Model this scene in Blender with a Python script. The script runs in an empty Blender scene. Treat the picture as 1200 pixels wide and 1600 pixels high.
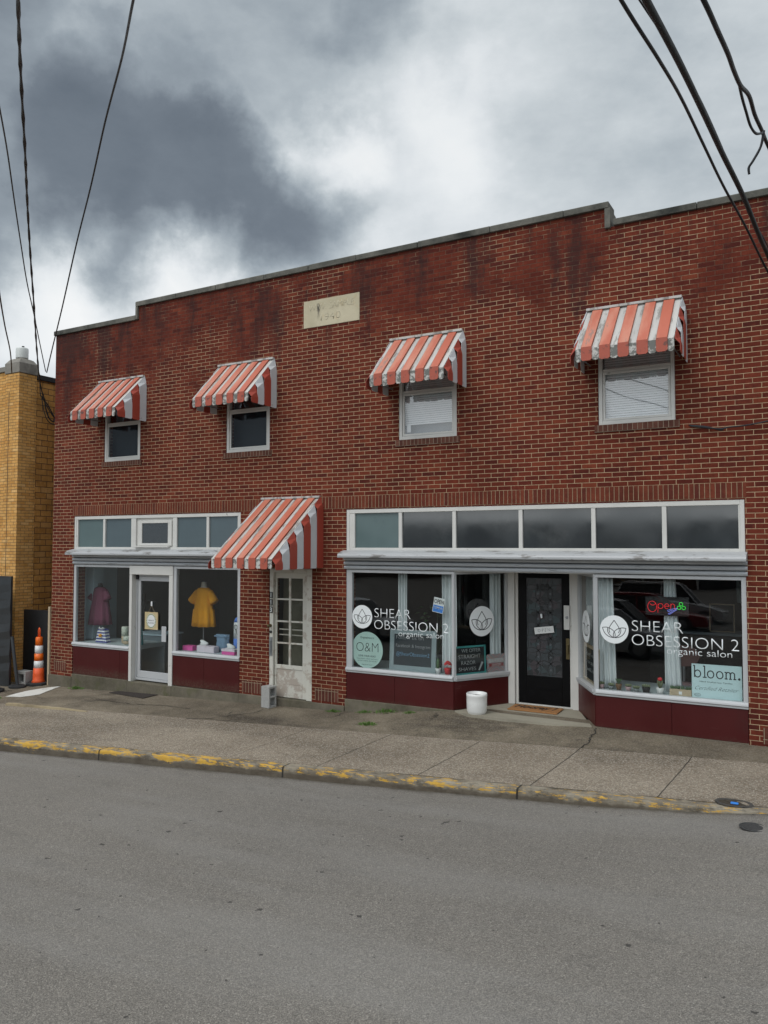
import bpy, bmesh, math, random
from math import sin, cos, pi, radians, sqrt, atan2
from mathutils import Vector, Matrix
random.seed(7)
S = bpy.context.scene
COL = S.collection

# ------------------------------------------------------------------ camera, sky, sun, exposure
cam = bpy.data.objects.new('camera', bpy.data.cameras.new('camera')); COL.objects.link(cam); S.camera = cam
cam.data.sensor_fit = 'VERTICAL'; cam.data.sensor_height = 32.0; cam.data.lens = 32.0 * 1202 / 1600
cam.data.clip_start = 0.05; cam.data.clip_end = 3000
cam.location = (0, -11, 0)
cam.rotation_euler = (radians(92.4), 0, radians(29.1))
S.render.resolution_x, S.render.resolution_y = 768, 1024
S.view_settings.view_transform = 'Standard'; S.view_settings.look = 'None'
S.view_settings.exposure = 0.10; S.view_settings.gamma = 1.0

SUN_EL, SUN_AZ = radians(52), radians(200)      # azimuth measured from +Y towards +X
W = bpy.data.worlds.new('World'); S.world = W; W.use_nodes = True
nt = W.node_tree; nt.nodes.clear(); N = nt.nodes; L = nt.links
def wn(t, **k):
    n = N.new(t)
    for a, b in k.items(): setattr(n, a, b)
    return n
def wm(op, a, b=None, clamp=False):
    n = wn('ShaderNodeMath', operation=op, use_clamp=clamp)
    for i, v in enumerate((a, b)):
        if v is None: continue
        if hasattr(v, 'is_linked') or isinstance(v, bpy.types.NodeSocket): L.new(v, n.inputs[i])
        else: n.inputs[i].default_value = v
    return n.outputs[0]
out = wn('ShaderNodeOutputWorld'); bg = wn('ShaderNodeBackground'); L.new(bg.outputs[0], out.inputs[0])
sky = wn('ShaderNodeTexSky', sky_type='NISHITA', sun_disc=False, sun_elevation=SUN_EL, sun_rotation=SUN_AZ)
tc = wn('ShaderNodeTexCoord')
nrm = wn('ShaderNodeVectorMath', operation='NORMALIZE'); L.new(tc.outputs['Generated'], nrm.inputs[0])
# warp the direction so cloud edges billow
wz = wn('ShaderNodeTexNoise'); wz.inputs['Scale'].default_value = 4.2; wz.inputs['Detail'].default_value = 8; wz.inputs['Roughness'].default_value = 0.58
L.new(nrm.outputs[0], wz.inputs['Vector'])
ws = wn('ShaderNodeVectorMath', operation='SUBTRACT'); L.new(wz.outputs['Color'], ws.inputs[0]); ws.inputs[1].default_value = (.5, .5, .5)
wsc = wn('ShaderNodeVectorMath', operation='SCALE'); L.new(ws.outputs[0], wsc.inputs[0]); wsc.inputs['Scale'].default_value = 0.24
wa = wn('ShaderNodeVectorMath', operation='ADD'); L.new(nrm.outputs[0], wa.inputs[0]); L.new(wsc.outputs[0], wa.inputs[1])
def blob(d, r0, r1):
    s = wn('ShaderNodeVectorMath', operation='DISTANCE'); L.new(wa.outputs[0], s.inputs[0]); s.inputs[1].default_value = d
    m = wn('ShaderNodeMapRange', interpolation_type='SMOOTHSTEP'); L.new(s.outputs['Value'], m.inputs[0])
    m.inputs[1].default_value = r0; m.inputs[2].default_value = r1; m.inputs[3].default_value = 1; m.inputs[4].default_value = 0
    return m.outputs[0]
acc = None
for d, r0, r1, a in [((-.70,.575,.445),.05,.20,1.0), ((-.63,.64,.43),.05,.15,.9), ((-.55,.735,.40),.02,.125,.80), ((-.590,.69,.425),.02,.12,.85), ((-.62,.69,.375),.02,.10,.6), ((-.70,.64,.36),.02,.12,.75),
                     ((-.74,.43,.53),.06,.22,.66), ((-.80,.50,.38),.05,.19,.75), ((-.60,.61,.52),.0,.14,.55), ((-.42,.69,.60),.0,.13,.62), ((-.34,.76,.545),.0,.10,.30), ((-.08,.86,.50),.10,.40,.24), ((-.52,.60,.61),.05,.24,.36), ((-.45,.60,.66),.05,.30,.45),
                     ((.75,.3,.55),.1,.6,.6), ((-.85,-.35,.4),.1,.6,.7), ((.2,-.6,.75),.1,.5,.1), ((.55,-.7,.3),.1,.5,.55), ((-.74,-.65,.15),.10,.42,.85)]:
    b = wm('MULTIPLY', blob(d, r0, r1), a)
    acc = b if acc is None else wm('MAXIMUM', acc, b)
fz = wn('ShaderNodeTexNoise'); fz.inputs['Scale'].default_value = 3.4; fz.inputs['Detail'].default_value = 9; fz.inputs['Roughness'].default_value = 0.55; fz.inputs['Distortion'].default_value = .25
mp = wn('ShaderNodeMapping'); mp.inputs['Scale'].default_value = (1, 1, 1.9); mp.inputs['Location'].default_value = (3.1, .7, 2.2); L.new(nrm.outputs[0], mp.inputs[0]); L.new(mp.outputs[0], fz.inputs['Vector'])
lit = None
for d, r0, r1, a in [((-.645,.695,.315),.0,.11,.60), ((-.76,.585,.285),.0,.13,.60), ((-.49,.735,.462),.0,.085,.55), ((-.36,.80,.48),.0,.12,.28)]:
    b = wm('MULTIPLY', blob(d, r0, r1), a); lit = b if lit is None else wm('MAXIMUM', lit, b)
fz2 = wn('ShaderNodeTexNoise'); fz2.inputs['Scale'].default_value = 9.5; fz2.inputs['Detail'].default_value = 10; fz2.inputs['Roughness'].default_value = 0.62; L.new(mp.outputs[0], fz2.inputs['Vector'])
fld = wm('ADD', wm('ADD', wm('SUBTRACT', wm('MULTIPLY', acc, 0.84), lit), wm('MULTIPLY', wm('SUBTRACT', fz2.outputs['Fac'], .5), .34)), wm('MULTIPLY', wm('SUBTRACT', fz.outputs['Fac'], 0.5), 0.62))
rp = wn('ShaderNodeValToRGB'); L.new(wm('DIVIDE', wm('ADD', fld, .45), 1.45), rp.inputs[0])
e = rp.color_ramp.elements
q = lambda p: (p+.45)/1.45
e[0].position = 0.0; e[0].color = (.98, .98, .96, 1); e[1].position = 1.0; e[1].color = (.115, .14, .17, 1)
for p, c in [(-.15, (.84,.865,.87)), (0.0, (.72,.755,.775)), (.12, (.59,.635,.66)), (.28, (.43,.48,.515)), (.48, (.29,.335,.375)), (.74, (.165,.195,.23))]:
    x = e.new(q(p)); x.color = (*c, 1)
# a little true sky between the clouds
gap = wn('ShaderNodeMapRange'); L.new(fld, gap.inputs[0]); gap.inputs[1].default_value = -.4; gap.inputs[2].default_value = .25; gap.inputs[3].default_value = .16; gap.inputs[4].default_value = 0.04
skm = wn('ShaderNodeVectorMath', operation='SCALE'); L.new(sky.outputs[0], skm.inputs[0]); skm.inputs['Scale'].default_value = 0.10
# the cloud deck is thinner and brighter overhead towards the sun
sdir = (sin(SUN_AZ)*cos(SUN_EL), cos(SUN_AZ)*cos(SUN_EL), sin(SUN_EL))
dt = wn('ShaderNodeVectorMath', operation='DOT_PRODUCT'); L.new(nrm.outputs[0], dt.inputs[0]); dt.inputs[1].default_value = sdir
br = wn('ShaderNodeMapRange', interpolation_type='SMOOTHSTEP'); L.new(dt.outputs['Value'], br.inputs[0]); br.inputs[1].default_value = .25; br.inputs[2].default_value = 1.0; br.inputs[3].default_value = 1.0; br.inputs[4].default_value = 2.3
cl = wn('ShaderNodeVectorMath', operation='SCALE'); L.new(rp.outputs[0], cl.inputs[0]); L.new(br.outputs[0], cl.inputs['Scale'])
mx = wn('ShaderNodeMix', data_type='RGBA'); L.new(gap.outputs[0], mx.inputs['Factor']); L.new(cl.outputs[0], mx.inputs['A']); L.new(skm.outputs[0], mx.inputs['B'])
L.new(mx.outputs['Result'], bg.inputs[0]); bg.inputs[1].default_value = 1.0

sun = bpy.data.objects.new('sun', bpy.data.lights.new('sun', 'SUN')); COL.objects.link(sun)
sun.data.energy = 0.75; sun.data.angle = radians(25); sun.data.color = (1, .96, .90)
sun.rotation_euler = Vector(sdir).to_track_quat('Z', 'Y').to_euler()

# ------------------------------------------------------------------ material helpers
def nodes(name):
    m = bpy.data.materials.new(name); m.use_nodes = True
    t = m.node_tree; return m, t, t.nodes['Principled BSDF']
class G:
    def __init__(s, t): s.t = t
    def n(s, ty, ins=None, **k):
        x = s.t.nodes.new(ty)
        for a, b in k.items(): setattr(x, a, b)
        for a, b in (ins or {}).items():
            if isinstance(b, bpy.types.NodeSocket): s.t.links.new(b, x.inputs[a])
            else: x.inputs[a].default_value = b
        return x
    def m(s, op, a, b=0.0, c=None, clamp=False):
        ins = {0: a, 1: b}
        if c is not None: ins[2] = c
        return s.n('ShaderNodeMath', ins, operation=op, use_clamp=clamp).outputs[0]
    def mix(s, f, a, b, mode='MIX'):
        return s.n('ShaderNodeMix', {'Factor': f, 'A': a, 'B': b}, data_type='RGBA', blend_type=mode).outputs['Result']
    def obj(s): return s.n('ShaderNodeTexCoord').outputs['Object']
    def noise(s, vec, sc, det=4, ro=.55, scale=None, out='Fac', dist=0):
        if scale: vec = s.n('ShaderNodeMapping', {'Vector': vec, 'Scale': scale}).outputs[0]
        return s.n('ShaderNodeTexNoise', {'Vector': vec, 'Scale': sc, 'Detail': det, 'Roughness': ro, 'Distortion': dist}).outputs[out]
    def rng(s, v, a, b, c=0.0, d=1.0):
        return s.n('ShaderNodeMapRange', {0: v, 1: a, 2: b, 3: c, 4: d}, interpolation_type='SMOOTHSTEP').outputs[0]
    def ramp(s, v, stops, const=False):
        r = s.n('ShaderNodeValToRGB', {0: v}); el = r.color_ramp.elements
        if const: r.color_ramp.interpolation = 'CONSTANT'
        el[0].position, el[0].color = stops[0][0], (*stops[0][1], 1); el[1].position, el[1].color = stops[-1][0], (*stops[-1][1], 1)
        for p, c in stops[1:-1]: x = el.new(p); x.color = (*c, 1)
        return r.outputs[0]
    def bump(s, h, st, di, bsdf):
        b = s.n('ShaderNodeBump', {'Height': h, 'Strength': st, 'Distance': di}); s.t.links.new(b.outputs[0], bsdf.inputs['Normal'])
    def set(s, sock, v):
        if isinstance(v, bpy.types.NodeSocket): s.t.links.new(v, sock)
        else: sock.default_value = v
def plain(name, col, rough=.6, metal=0, var=.12, sc=9, dirt=None, dirt_amt=.3, bump=0, spec=None):
    m, t, b = nodes(name); g = G(t); o = g.obj()
    n1 = g.noise(o, sc, 5)
    c = g.mix(n1, (*[max(0, x*(1-var)) for x in col], 1), (*[min(1, x*(1+var)) for x in col], 1))
    if dirt:
        d = g.rng(g.noise(o, sc*.6, 7, .7), .52, .72); c = g.mix(g.m('MULTIPLY', d, dirt_amt), c, (*dirt, 1))
    g.set(b.inputs['Base Color'], c); b.inputs['Metallic'].default_value = metal
    g.set(b.inputs['Roughness'], g.rng(n1, .2, .8, max(.02, rough-.08), min(1, rough+.08)))
    if spec is not None: b.inputs['Specular IOR Level'].default_value = spec
    if bump: g.bump(g.noise(o, sc*6, 4), bump, .01, b)
    return m
def emis(name, col, st):
    m, t, b = nodes(name); b.inputs['Base Color'].default_value = (*col, 1); b.inputs['Emission Color'].default_value = (*col, 1); b.inputs['Emission Strength'].default_value = st; return m
def glass(name, tint=(.955,.975,.975), ior=1.5, wave=0.0):
    m, t, b = nodes(name); t.nodes.remove(b); g = G(t)
    fr = g.n('ShaderNodeFresnel', {'IOR': ior}); tr = g.n('ShaderNodeBsdfTransparent', {'Color': (*tint, 1)}); gl = g.n('ShaderNodeBsdfGlossy', {'Roughness': 0.0})
    if wave:
        bp = g.n('ShaderNodeBump', {'Height': g.noise(g.obj(), 1.6, 0), 'Strength': wave, 'Distance': .05}); t.links.new(bp.outputs[0], gl.inputs['Normal'])
    bf = g.n('ShaderNodeNewGeometry').outputs['Backfacing']; fac = g.m('MULTIPLY', g.m('MULTIPLY', fr.outputs[0], 1.35, clamp=True), g.m('SUBTRACT', 1.0, bf))
    mx = g.n('ShaderNodeMixShader', {0: fac, 1: tr.outputs[0], 2: gl.outputs[0]})
    t.links.new(mx.outputs[0], t.nodes['Material Output'].inputs[0]); return m

def brick_mat(name, bw=.2128, bh=.0677, mort=.0048, cols=((.128,.0250,.0155),(.165,.0345,.0190),(.074,.0160,.0130),(.215,.050,.026)), mcol=(.47,.335,.21), mdark=(.070,.026,.020), swap=False, off=.5, stain=True, z0=0.0, u0=0.0, dark_side=None):
    m, t, b = nodes(name); g = G(t); o = g.obj()
    sp = g.n('ShaderNodeSeparateXYZ', {0: o})
    u = g.m('ADD', g.m('ADD', sp.outputs[0], sp.outputs[1]), u0); v = g.m('ADD', sp.outputs[2], z0)
    if swap: u, v = v, u
    wob = g.noise(o, 2.3, 2)
    v = g.m('ADD', v, g.m('MULTIPLY', g.m('SUBTRACT', wob, .5), .006))
    wob2 = g.noise(o, 19, 2); u = g.m('ADD', u, g.m('MULTIPLY', g.m('SUBTRACT', wob2, .5), .008))
    vec = g.n('ShaderNodeCombineXYZ', {0: u, 1: v, 2: 0.0}).outputs[0]
    br = g.n('ShaderNodeTexBrick', {'Vector': vec, 'Color1': (0,0,0,1), 'Color2': (1,1,1,1), 'Mortar': (.5,.5,.5,1), 'Scale': 1.0, 'Mortar Size': mort, 'Mortar Smooth': .25, 'Bias': 0.0, 'Brick Width': bw, 'Row Height': bh})
    br.offset = off
    rnd = br.outputs['Color']; fac = br.outputs['Fac']
    c = g.ramp(rnd, [(0, cols[2]), (.3, cols[0]), (.6, cols[1]), (.85, cols[0]), (1, cols[3])])
    # scratched (combed) brick faces and burnt blotches
    comb = g.noise(o, 1.0, 2, .6, scale=(150, 150, 6) if not swap else (8, 8, 130))
    c = g.mix(g.rng(comb, .35, .75, 0, .45), c, (*[x*.55 for x in cols[0]], 1))
    blot = g.noise(o, 11, 6, .65); c = g.mix(g.rng(blot, .45, .75, 0, .55), c, (*cols[3], 1))
    blot2 = g.noise(o, 7, 6, .7, scale=(1, 1, 1.7)); c = g.mix(g.rng(g.noise(o, 1.25, 6, .7), .40, .68, 0, .52), c, (*[x*.50 for x in cols[0]], 1)); c = g.mix(g.rng(blot2, .52, .78, 0, .7), c, (*[x*.42 for x in cols[0]], 1))
    mc = g.mix(g.noise(o, 14, 4), (*[x*.78 for x in mcol], 1), (*[min(1, x*1.12) for x in mcol], 1))
    mc = g.mix(g.rng(g.noise(o, 4.5, 6, .7), .45, .72, 0, .6), mc, (*[x*.42 for x in mcol], 1))
    if stain:
        big = g.noise(o, .60, 8, .72, scale=(1, 1, 1.0)); hz = g.rng(sp.outputs[2], 1.8, 4.5, -.14, .06)
        if dark_side is not None: hz = g.m('ADD', hz, g.rng(sp.outputs[0], dark_side, dark_side+6, .07, 0.0))
        k = g.rng(g.m('ADD', big, hz), .47, .60)
        mc = g.mix(g.m('MULTIPLY', k, .88), mc, (*mdark, 1))
        drip = g.noise(o, 1.0, 9, .72, scale=(1.9, 1.9, .42)); kk = g.rng(g.m('ADD', drip, g.m('MULTIPLY', hz, 1.0)), .52, .70)
        dirt = g.m('MULTIPLY', kk, .66)
    c = g.mix(fac, c, mc)
    if stain:
        c = g.mix(dirt, c, (.028, .018, .018, 1))
        spk = g.rng(g.noise(o, 21, 3, .6), .70, .78, 0, .7); c = g.mix(spk, c, (.03, .02, .02, 1))
    g.set(b.inputs['Base Color'], c); b.inputs['Roughness'].default_value = .9; b.inputs['Specular IOR Level'].default_value = .15
    h = g.m('SUBTRACT', g.m('MULTIPLY', comb, .25), g.m('MULTIPLY', fac, 1.0)); h = g.m('ADD', h, g.m('MULTIPLY', rnd, .22))
    g.bump(h, .75, .008, b)
    return m

M = {}
M['brick'] = brick_mat('red_brick', z0=.003, dark_side=-14.3)
M['soldier'] = brick_mat('soldier_brick', bw=.21, bh=.0655, swap=True, off=0.0, stain=True, z0=-.602, u0=0.0, cols=((.145,.036,.022),(.185,.046,.026),(.10,.026,.02),(.215,.058,.032)), mcol=(.34,.25,.16))
M['base_soldier'] = brick_mat('base_soldier_brick', bw=.21, bh=.0655, swap=True, off=0.0, stain=False, z0=2.69, cols=((.12,.04,.028),(.15,.05,.035),(.09,.03,.025),(.17,.06,.045)), mcol=(.33,.26,.18))
M['rowlock'] = brick_mat('rowlock_brick', bw=.12, bh=.068, swap=True, off=0.0, stain=False, z0=-1.59, cols=((.13,.055,.04),(.17,.07,.05),(.10,.04,.032),(.19,.085,.06)), mcol=(.30,.23,.17))
M['yellow'] = brick_mat('yellow_brick', bw=.205, bh=.066, mort=.0045, cols=((.68,.36,.105),(.76,.43,.145),(.58,.28,.075),(.82,.52,.22)), mcol=(.17,.115,.075), mdark=(.10,.07,.05), stain=False)
M['yellow_tile'] = brick_mat('yellow_tile', bw=.30, bh=.135, mort=.008, cols=((.54,.27,.075),(.62,.32,.09),(.46,.22,.06),(.66,.38,.14)), mcol=(.12,.075,.05), stain=False)
def concrete(name, c1, c2, agg=0.0, dirt=(.06,.055,.045), da=.6, joints=False, cracks=0.0, stripe=None, sc=1.0, moss=0):
    m, t, b = nodes(name); g = G(t); o = g.obj(); sp = g.n('ShaderNodeSeparateXYZ', {0: o})
    c = g.mix(g.rng(g.noise(o, .9*sc, 7, .65), .3, .7), (*c1, 1), (*c2, 1))
    d = g.rng(g.noise(o, .45*sc, 8, .68, scale=(1, 2.1, 1)), .46, .68); c = g.mix(g.m('MULTIPLY', d, da), c, (*dirt, 1))
    d2 = g.rng(g.noise(o, 3.7*sc, 8, .72), .55, .75); c = g.mix(g.m('MULTIPLY', d2, da*.55), c, (*dirt, 1))
    fine = g.noise(o, 160, 3, .7)
    h = g.m('MULTIPLY', fine, .4)
    if agg:
        vo = g.n('ShaderNodeTexVoronoi', {'Vector': o, 'Scale': 58.0, 'Randomness': 1.0})
        pc = g.ramp(g.n('ShaderNodeSeparateColor', {0: vo.outputs['Color']}).outputs[0], [(0, (.075,.06,.048)), (.3, (.23,.20,.16)), (.6, (.40,.36,.30)), (.85, (.62,.57,.49)), (1, (.30,.20,.13))])
        k = g.rng(vo.outputs['Distance'], .35, .75, 1, 0); c = g.mix(g.m('MULTIPLY', k, agg), c, pc)
        h = g.m('ADD', h, g.m('MULTIPLY', k, .8))
    c = g.mix(g.rng(fine, .3, .7, 0, .25), c, (*[x*.5 for x in c1], 1))
    if cracks:
        vc = g.n('ShaderNodeTexVoronoi', {'Vector': g.n('ShaderNodeVectorMath', {0: o, 1: g.n('ShaderNodeVectorMath', {0: g.noise(o, 2.5, 6, .7, out='Color'), 'Scale': .55}, operation='SCALE').outputs[0]}, operation='ADD').outputs[0], 'Scale': .42}, feature='DISTANCE_TO_EDGE')
        ck = g.m('MULTIPLY', g.rng(vc.outputs['Distance'], .002, .009, 1, 0), g.rng(g.noise(o, .8, 2), .50, .60)); c = g.mix(g.m('MULTIPLY', ck, cracks), c, (.022,.02,.016,1)); h = g.m('SUBTRACT', h, ck)
    if joints:
        jx = g.m('ADD', sp.outputs[0], g.m('MULTIPLY', g.m('SUBTRACT', g.noise(o, 6, 3), .5), .018)); jx = g.m('ADD', jx, g.m('MULTIPLY', sp.outputs[1], -.09))
        fr = g.m('ABSOLUTE', g.m('SUBTRACT', g.m('FRACT', g.m('DIVIDE', g.m('ADD', jx, 31.55), 1.345)), .5))
        j = g.m('MULTIPLY', g.rng(fr, .0030, .0075, 1, 0), g.rng(sp.outputs[0], -7.2, -6.6, 0, 1)); c = g.mix(g.m('MULTIPLY', j, .85), c, (.03,.028,.024,1)); h = g.m('SUBTRACT', h, j)
    if moss:
        mo = g.m('MULTIPLY', g.rng(g.noise(o, 3.0, 6, .7), .5, .65), moss); c = g.mix(mo, c, (.075,.085,.025,1))
    g.set(b.inputs['Base Color'], c); b.inputs['Roughness'].default_value = .9; b.inputs['Specular IOR Level'].default_value = .25
    g.bump(h, .6, .006, b)
    return m
M['walk'] = concrete('exposed_aggregate', (.185,.148,.110), (.28,.235,.18), agg=.50, joints=True, da=.62, dirt=(.085,.068,.050))
M['walk_in'] = concrete('stained_concrete', (.105,.085,.060), (.24,.20,.145), agg=.20, cracks=.9, da=.95, dirt=(.040,.031,.022))
M['slab'] = concrete('entry_concrete', (.30,.275,.215), (.38,.35,.28), da=.5, dirt=(.14,.125,.095), cracks=.5)
M['found'] = concrete('foundation_concrete', (.12,.105,.08), (.21,.185,.14), da=.8, dirt=(.06,.055,.035), moss=.35, sc=2)
M['cope'] = concrete('coping_concrete', (.075,.076,.066), (.20,.19,.165), da=.98, dirt=(.026,.029,.026), sc=2.0)
M['cap'] = concrete('cap_concrete', (.22,.205,.18), (.30,.28,.25), da=.6, dirt=(.09,.085,.075), sc=3)
M['block'] = concrete('cinder_block', (.36,.36,.345), (.44,.44,.43), agg=.15, da=.2, dirt=(.2,.2,.19), sc=3)
M['oldkerb'] = concrete('old_kerb_concrete', (.30,.24,.15), (.40,.33,.21), da=.4, sc=3)
M['whitepatch'] = plain('white_road_paint', (.62,.61,.57), .8, var=.15, dirt=(.3,.28,.24), dirt_amt=.7, sc=6)

def kerb_mat():
    m, t, b = nodes('kerb_concrete'); g = G(t); o = g.obj(); sp = g.n('ShaderNodeSeparateXYZ', {0: o})
    c = g.mix(g.rng(g.noise(o, 3, 6, .65), .3, .7), (.15,.125,.092,1), (.30,.265,.205,1))
    c = g.mix(g.rng(g.noise(o, 5, 8, .75, scale=(1, 1, 3)), .45, .65, 0, .8), c, (.055,.045,.032,1))
    side = g.rng(g.n('ShaderNodeSeparateXYZ', {0: g.n('ShaderNodeNewGeometry').outputs['Normal']}).outputs[2], .3, .8, 0, 1)   # 1 on the top face
    dash = g.noise(o, 1.0, 3, .55, scale=(2.4, .2, .2))
    wear = g.noise(o, 1.0, 9, .8, scale=(6, 20, 30))
    left = g.rng(sp.outputs[0], -7, -1.0, .050, .012)
    a = g.m('ADD', g.m('MULTIPLY', wear, .95), g.m('MULTIPLY', dash, .36)); a = g.m('ADD', a, left)
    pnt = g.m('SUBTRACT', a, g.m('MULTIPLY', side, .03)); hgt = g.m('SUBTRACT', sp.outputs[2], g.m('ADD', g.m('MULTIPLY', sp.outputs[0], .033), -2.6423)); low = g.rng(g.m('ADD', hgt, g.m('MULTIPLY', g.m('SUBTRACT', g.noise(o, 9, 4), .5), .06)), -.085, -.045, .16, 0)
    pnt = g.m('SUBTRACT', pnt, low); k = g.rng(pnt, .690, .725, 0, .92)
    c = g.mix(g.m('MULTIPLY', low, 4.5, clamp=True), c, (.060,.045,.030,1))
    yel = g.mix(g.noise(o, 12, 4), (.50,.27,.025,1), (.66,.40,.06,1)); c = g.mix(k, c, yel)
    ed = g.m('MULTIPLY', g.m('ABSOLUTE', g.m('SUBTRACT', g.m('FRACT', g.m('DIVIDE', g.m('ADD', sp.outputs[0], 40.7), 3.02)), .5)), 1.0)
    j = g.rng(ed, .002, .006, 1, 0); c = g.mix(j, c, (.02,.018,.014,1))
    g.set(b.inputs['Base Color'], c); b.inputs['Roughness'].default_value = .85; g.bump(g.noise(o, 45, 5, .7), .7, .012, b); return m
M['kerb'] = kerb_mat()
def asphalt(name):
    m, t, b = nodes(name); g = G(t); o = g.obj()
    c = g.mix(g.rng(g.noise(o, .35, 6, .6), .3, .7), (.172,.158,.140,1), (.225,.207,.182,1))
    vo = g.n('ShaderNodeTexVoronoi', {'Vector': o, 'Scale': 135.0}); ch = g.n('ShaderNodeSeparateColor', {0: vo.outputs['Color']}).outputs[0]
    pc = g.ramp(ch, [(0, (.08,.072,.065)), (.35, (.165,.150,.132)), (.7, (.245,.222,.192)), (.93, (.33,.30,.26)), (1, (.48,.45,.40))])
    c = g.mix(.50, c, pc)
    vo2 = g.n('ShaderNodeTexVoronoi', {'Vector': o, 'Scale': 190.0}); c = g.mix(g.rng(g.n('ShaderNodeSeparateColor', {0: vo2.outputs['Color']}).outputs[1], .55, .95, 0, .5), c, (.06,.058,.056,1))
    st = g.rng(g.noise(o, 1.6, 7, .7, scale=(1, 2.6, 1)), .54, .78, 0, .34); c = g.mix(st, c, (.07,.066,.062,1))
    lt = g.rng(g.noise(o, .8, 6, .6, scale=(.22, 1.5, 1)), .42, .72, 0, .42); c = g.mix(lt, c, (.255,.245,.23,1)); grit = g.m('ADD', g.m('ADD', g.m('MULTIPLY', g.n('ShaderNodeSeparateXYZ', {0: o}).outputs[0], .10), -2.34), g.m('MULTIPLY', g.n('ShaderNodeSeparateXYZ', {0: o}).outputs[1], -1)); c = g.mix(g.m('MULTIPLY', g.rng(g.m('ADD', grit, g.m('MULTIPLY', g.noise(o, 5, 6, .7), .22)), .08, .24, 1, 0), .8), c, (.07,.058,.042,1))
    sp = g.rng(g.noise(o, 8.5, 3, .5), .70, .735, 0, .75); c = g.mix(sp, c, (.022,.02,.02,1))
    g.set(b.inputs['Base Color'], c); b.inputs['Roughness'].default_value = .88; b.inputs['Specular IOR Level'].default_value = .35
    h = g.m('ADD', g.rng(vo.outputs['Distance'], .1, .6, 1, 0), g.m('MULTIPLY', g.noise(o, 25, 4), .8)); g.bump(h, .8, .006, b); return m
M['asphalt'] = asphalt('asphalt')

def worn_paint(name, col, under, amt, rough=.55, sc=6, stretch=(1, 1, 1), fade=None):
    m, t, b = nodes(name); g = G(t); o = g.obj()
    n1 = g.noise(o, sc, 8, .7, scale=stretch); n2 = g.noise(o, sc*.35, 4)
    c = g.mix(n2, (*[x*.86 for x in col], 1), (*[min(1, x*1.1) for x in col], 1))
    if fade: c = g.mix(g.rng(g.noise(o, sc*.5, 5, .6, scale=stretch), .4, .7, 0, .7), c, (*fade, 1))
    c = g.mix(g.m('MULTIPLY', g.rng(n1, .72-amt, .80-amt), .85), c, (*under, 1))
    g.set(b.inputs['Base Color'], c); b.inputs['Roughness'].default_value = rough; g.bump(n1, .25, .004, b); return m
M['aw_red'] = worn_paint('faded_red_awning', (.47,.115,.065), (.26,.17,.14), .15, .55, 6, (1.4, .3, .3), fade=(.58,.26,.18))
M['aw_redside'] = worn_paint('red_awning_side', (.36,.06,.038), (.16,.05,.035), .06, .5, 5)
M['aw_white'] = worn_paint('white_awning', (.52,.505,.48), (.20,.185,.165), .215, .6, 6, (1.3, .3, .3), fade=(.36,.345,.325))
M['aw_whiteside'] = worn_paint('white_awning_side', (.58,.60,.62), (.3,.3,.29), .06, .5, 5)
M['aw_lip'] = worn_paint('peeling_awning_lip', (.54,.53,.50), (.09,.095,.085), .27, .7, 11)
M['aw_redlip'] = worn_paint('red_awning_lip', (.40,.085,.05), (.11,.05,.04), .17, .6, 11)
M['wframe'] = worn_paint('white_frame_paint', (.60,.59,.56), (.26,.25,.22), .10, .5, 8)
M['cream'] = worn_paint('cream_door_paint', (.60,.585,.52), (.42,.36,.30), .20, .55, 5)
M['peel'] = worn_paint('peeling_door_paint', (.58,.56,.50), (.37,.31,.26), .27, .6, 4)
M['alu'] = worn_paint('aluminium_frame', (.46,.47,.48), (.25,.25,.25), .08, .38, 9)
M['drip'] = worn_paint('drip_cap_metal', (.42,.43,.44), (.13,.12,.11), .19, .40, 3, (.6, 2, 2))
M['fascia'] = worn_paint('fascia_metal', (.40,.42,.44), (.15,.15,.15), .14, .45, 4, (.5, 1, 6))
M['maroon'] = plain('maroon_enamel', (.060,.0058,.0060), .42, var=.25, sc=1.5, spec=.3, dirt=(.045,.018,.015), dirt_amt=.5)
def splash(m):
    t = m.node_tree; g = G(t); b = t.nodes['Principled BSDF']; o = g.obj(); sp = g.n('ShaderNodeSeparateXYZ', {0: o}); old = b.inputs['Base Color'].links[0].from_socket
    k = g.m('MULTIPLY', g.rng(g.m('ADD', sp.outputs[2], g.m('MULTIPLY', g.noise(o, 5, 6, .7), .22)), -2.56, -2.36, 1, 0), g.rng(g.noise(o, 26, 6, .75), .42, .62, .08, .5))
    scr = g.m('MULTIPLY', g.rng(g.noise(o, 1.0, 4, .6, scale=(3, 3, 60)), .69, .73), .35)
    c = g.mix(k, old, (.10,.078,.055,1)); c = g.mix(scr, c, (.17,.10,.09,1)); g.set(b.inputs['Base Color'], c)
splash(M['maroon'])
M['teal_pane'] = plain('painted_transom_teal', (.105,.150,.152), .16, var=.18, sc=1.6, dirt=(.06,.085,.085), dirt_amt=.6)
M['dark_pane'] = plain('painted_transom_dark', (.034,.040,.044), .05, spec=1.2, var=.3, sc=1.2, dirt=(.10,.105,.105), dirt_amt=.5)
M['grey_pane'] = plain('painted_transom_grey', (.080,.110,.122), .12, spec=.8, var=.2, sc=1.5)
M['glass'] = glass('window_glass', ior=1.62, wave=.04)
M['glass_up'] = glass('upper_window_glass', tint=(.95,.96,.97), ior=2.0, wave=.06)
M['glass_dim'] = glass('dim_upper_glass', tint=(.85,.88,.9), ior=1.36, wave=.06)
M['glass_door'] = glass('door_light_glass', tint=(.9,.9,.88), ior=1.4)
M['blackpaint'] = plain('black_door_paint', (.0035,.0035,.004), .45, var=.3, spec=.12)
M['black'] = plain('black_matt', (.012,.012,.013), .7, var=.3)
M['rubber'] = plain('black_rubber', (.018,.018,.019), .75, var=.3)
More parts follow.
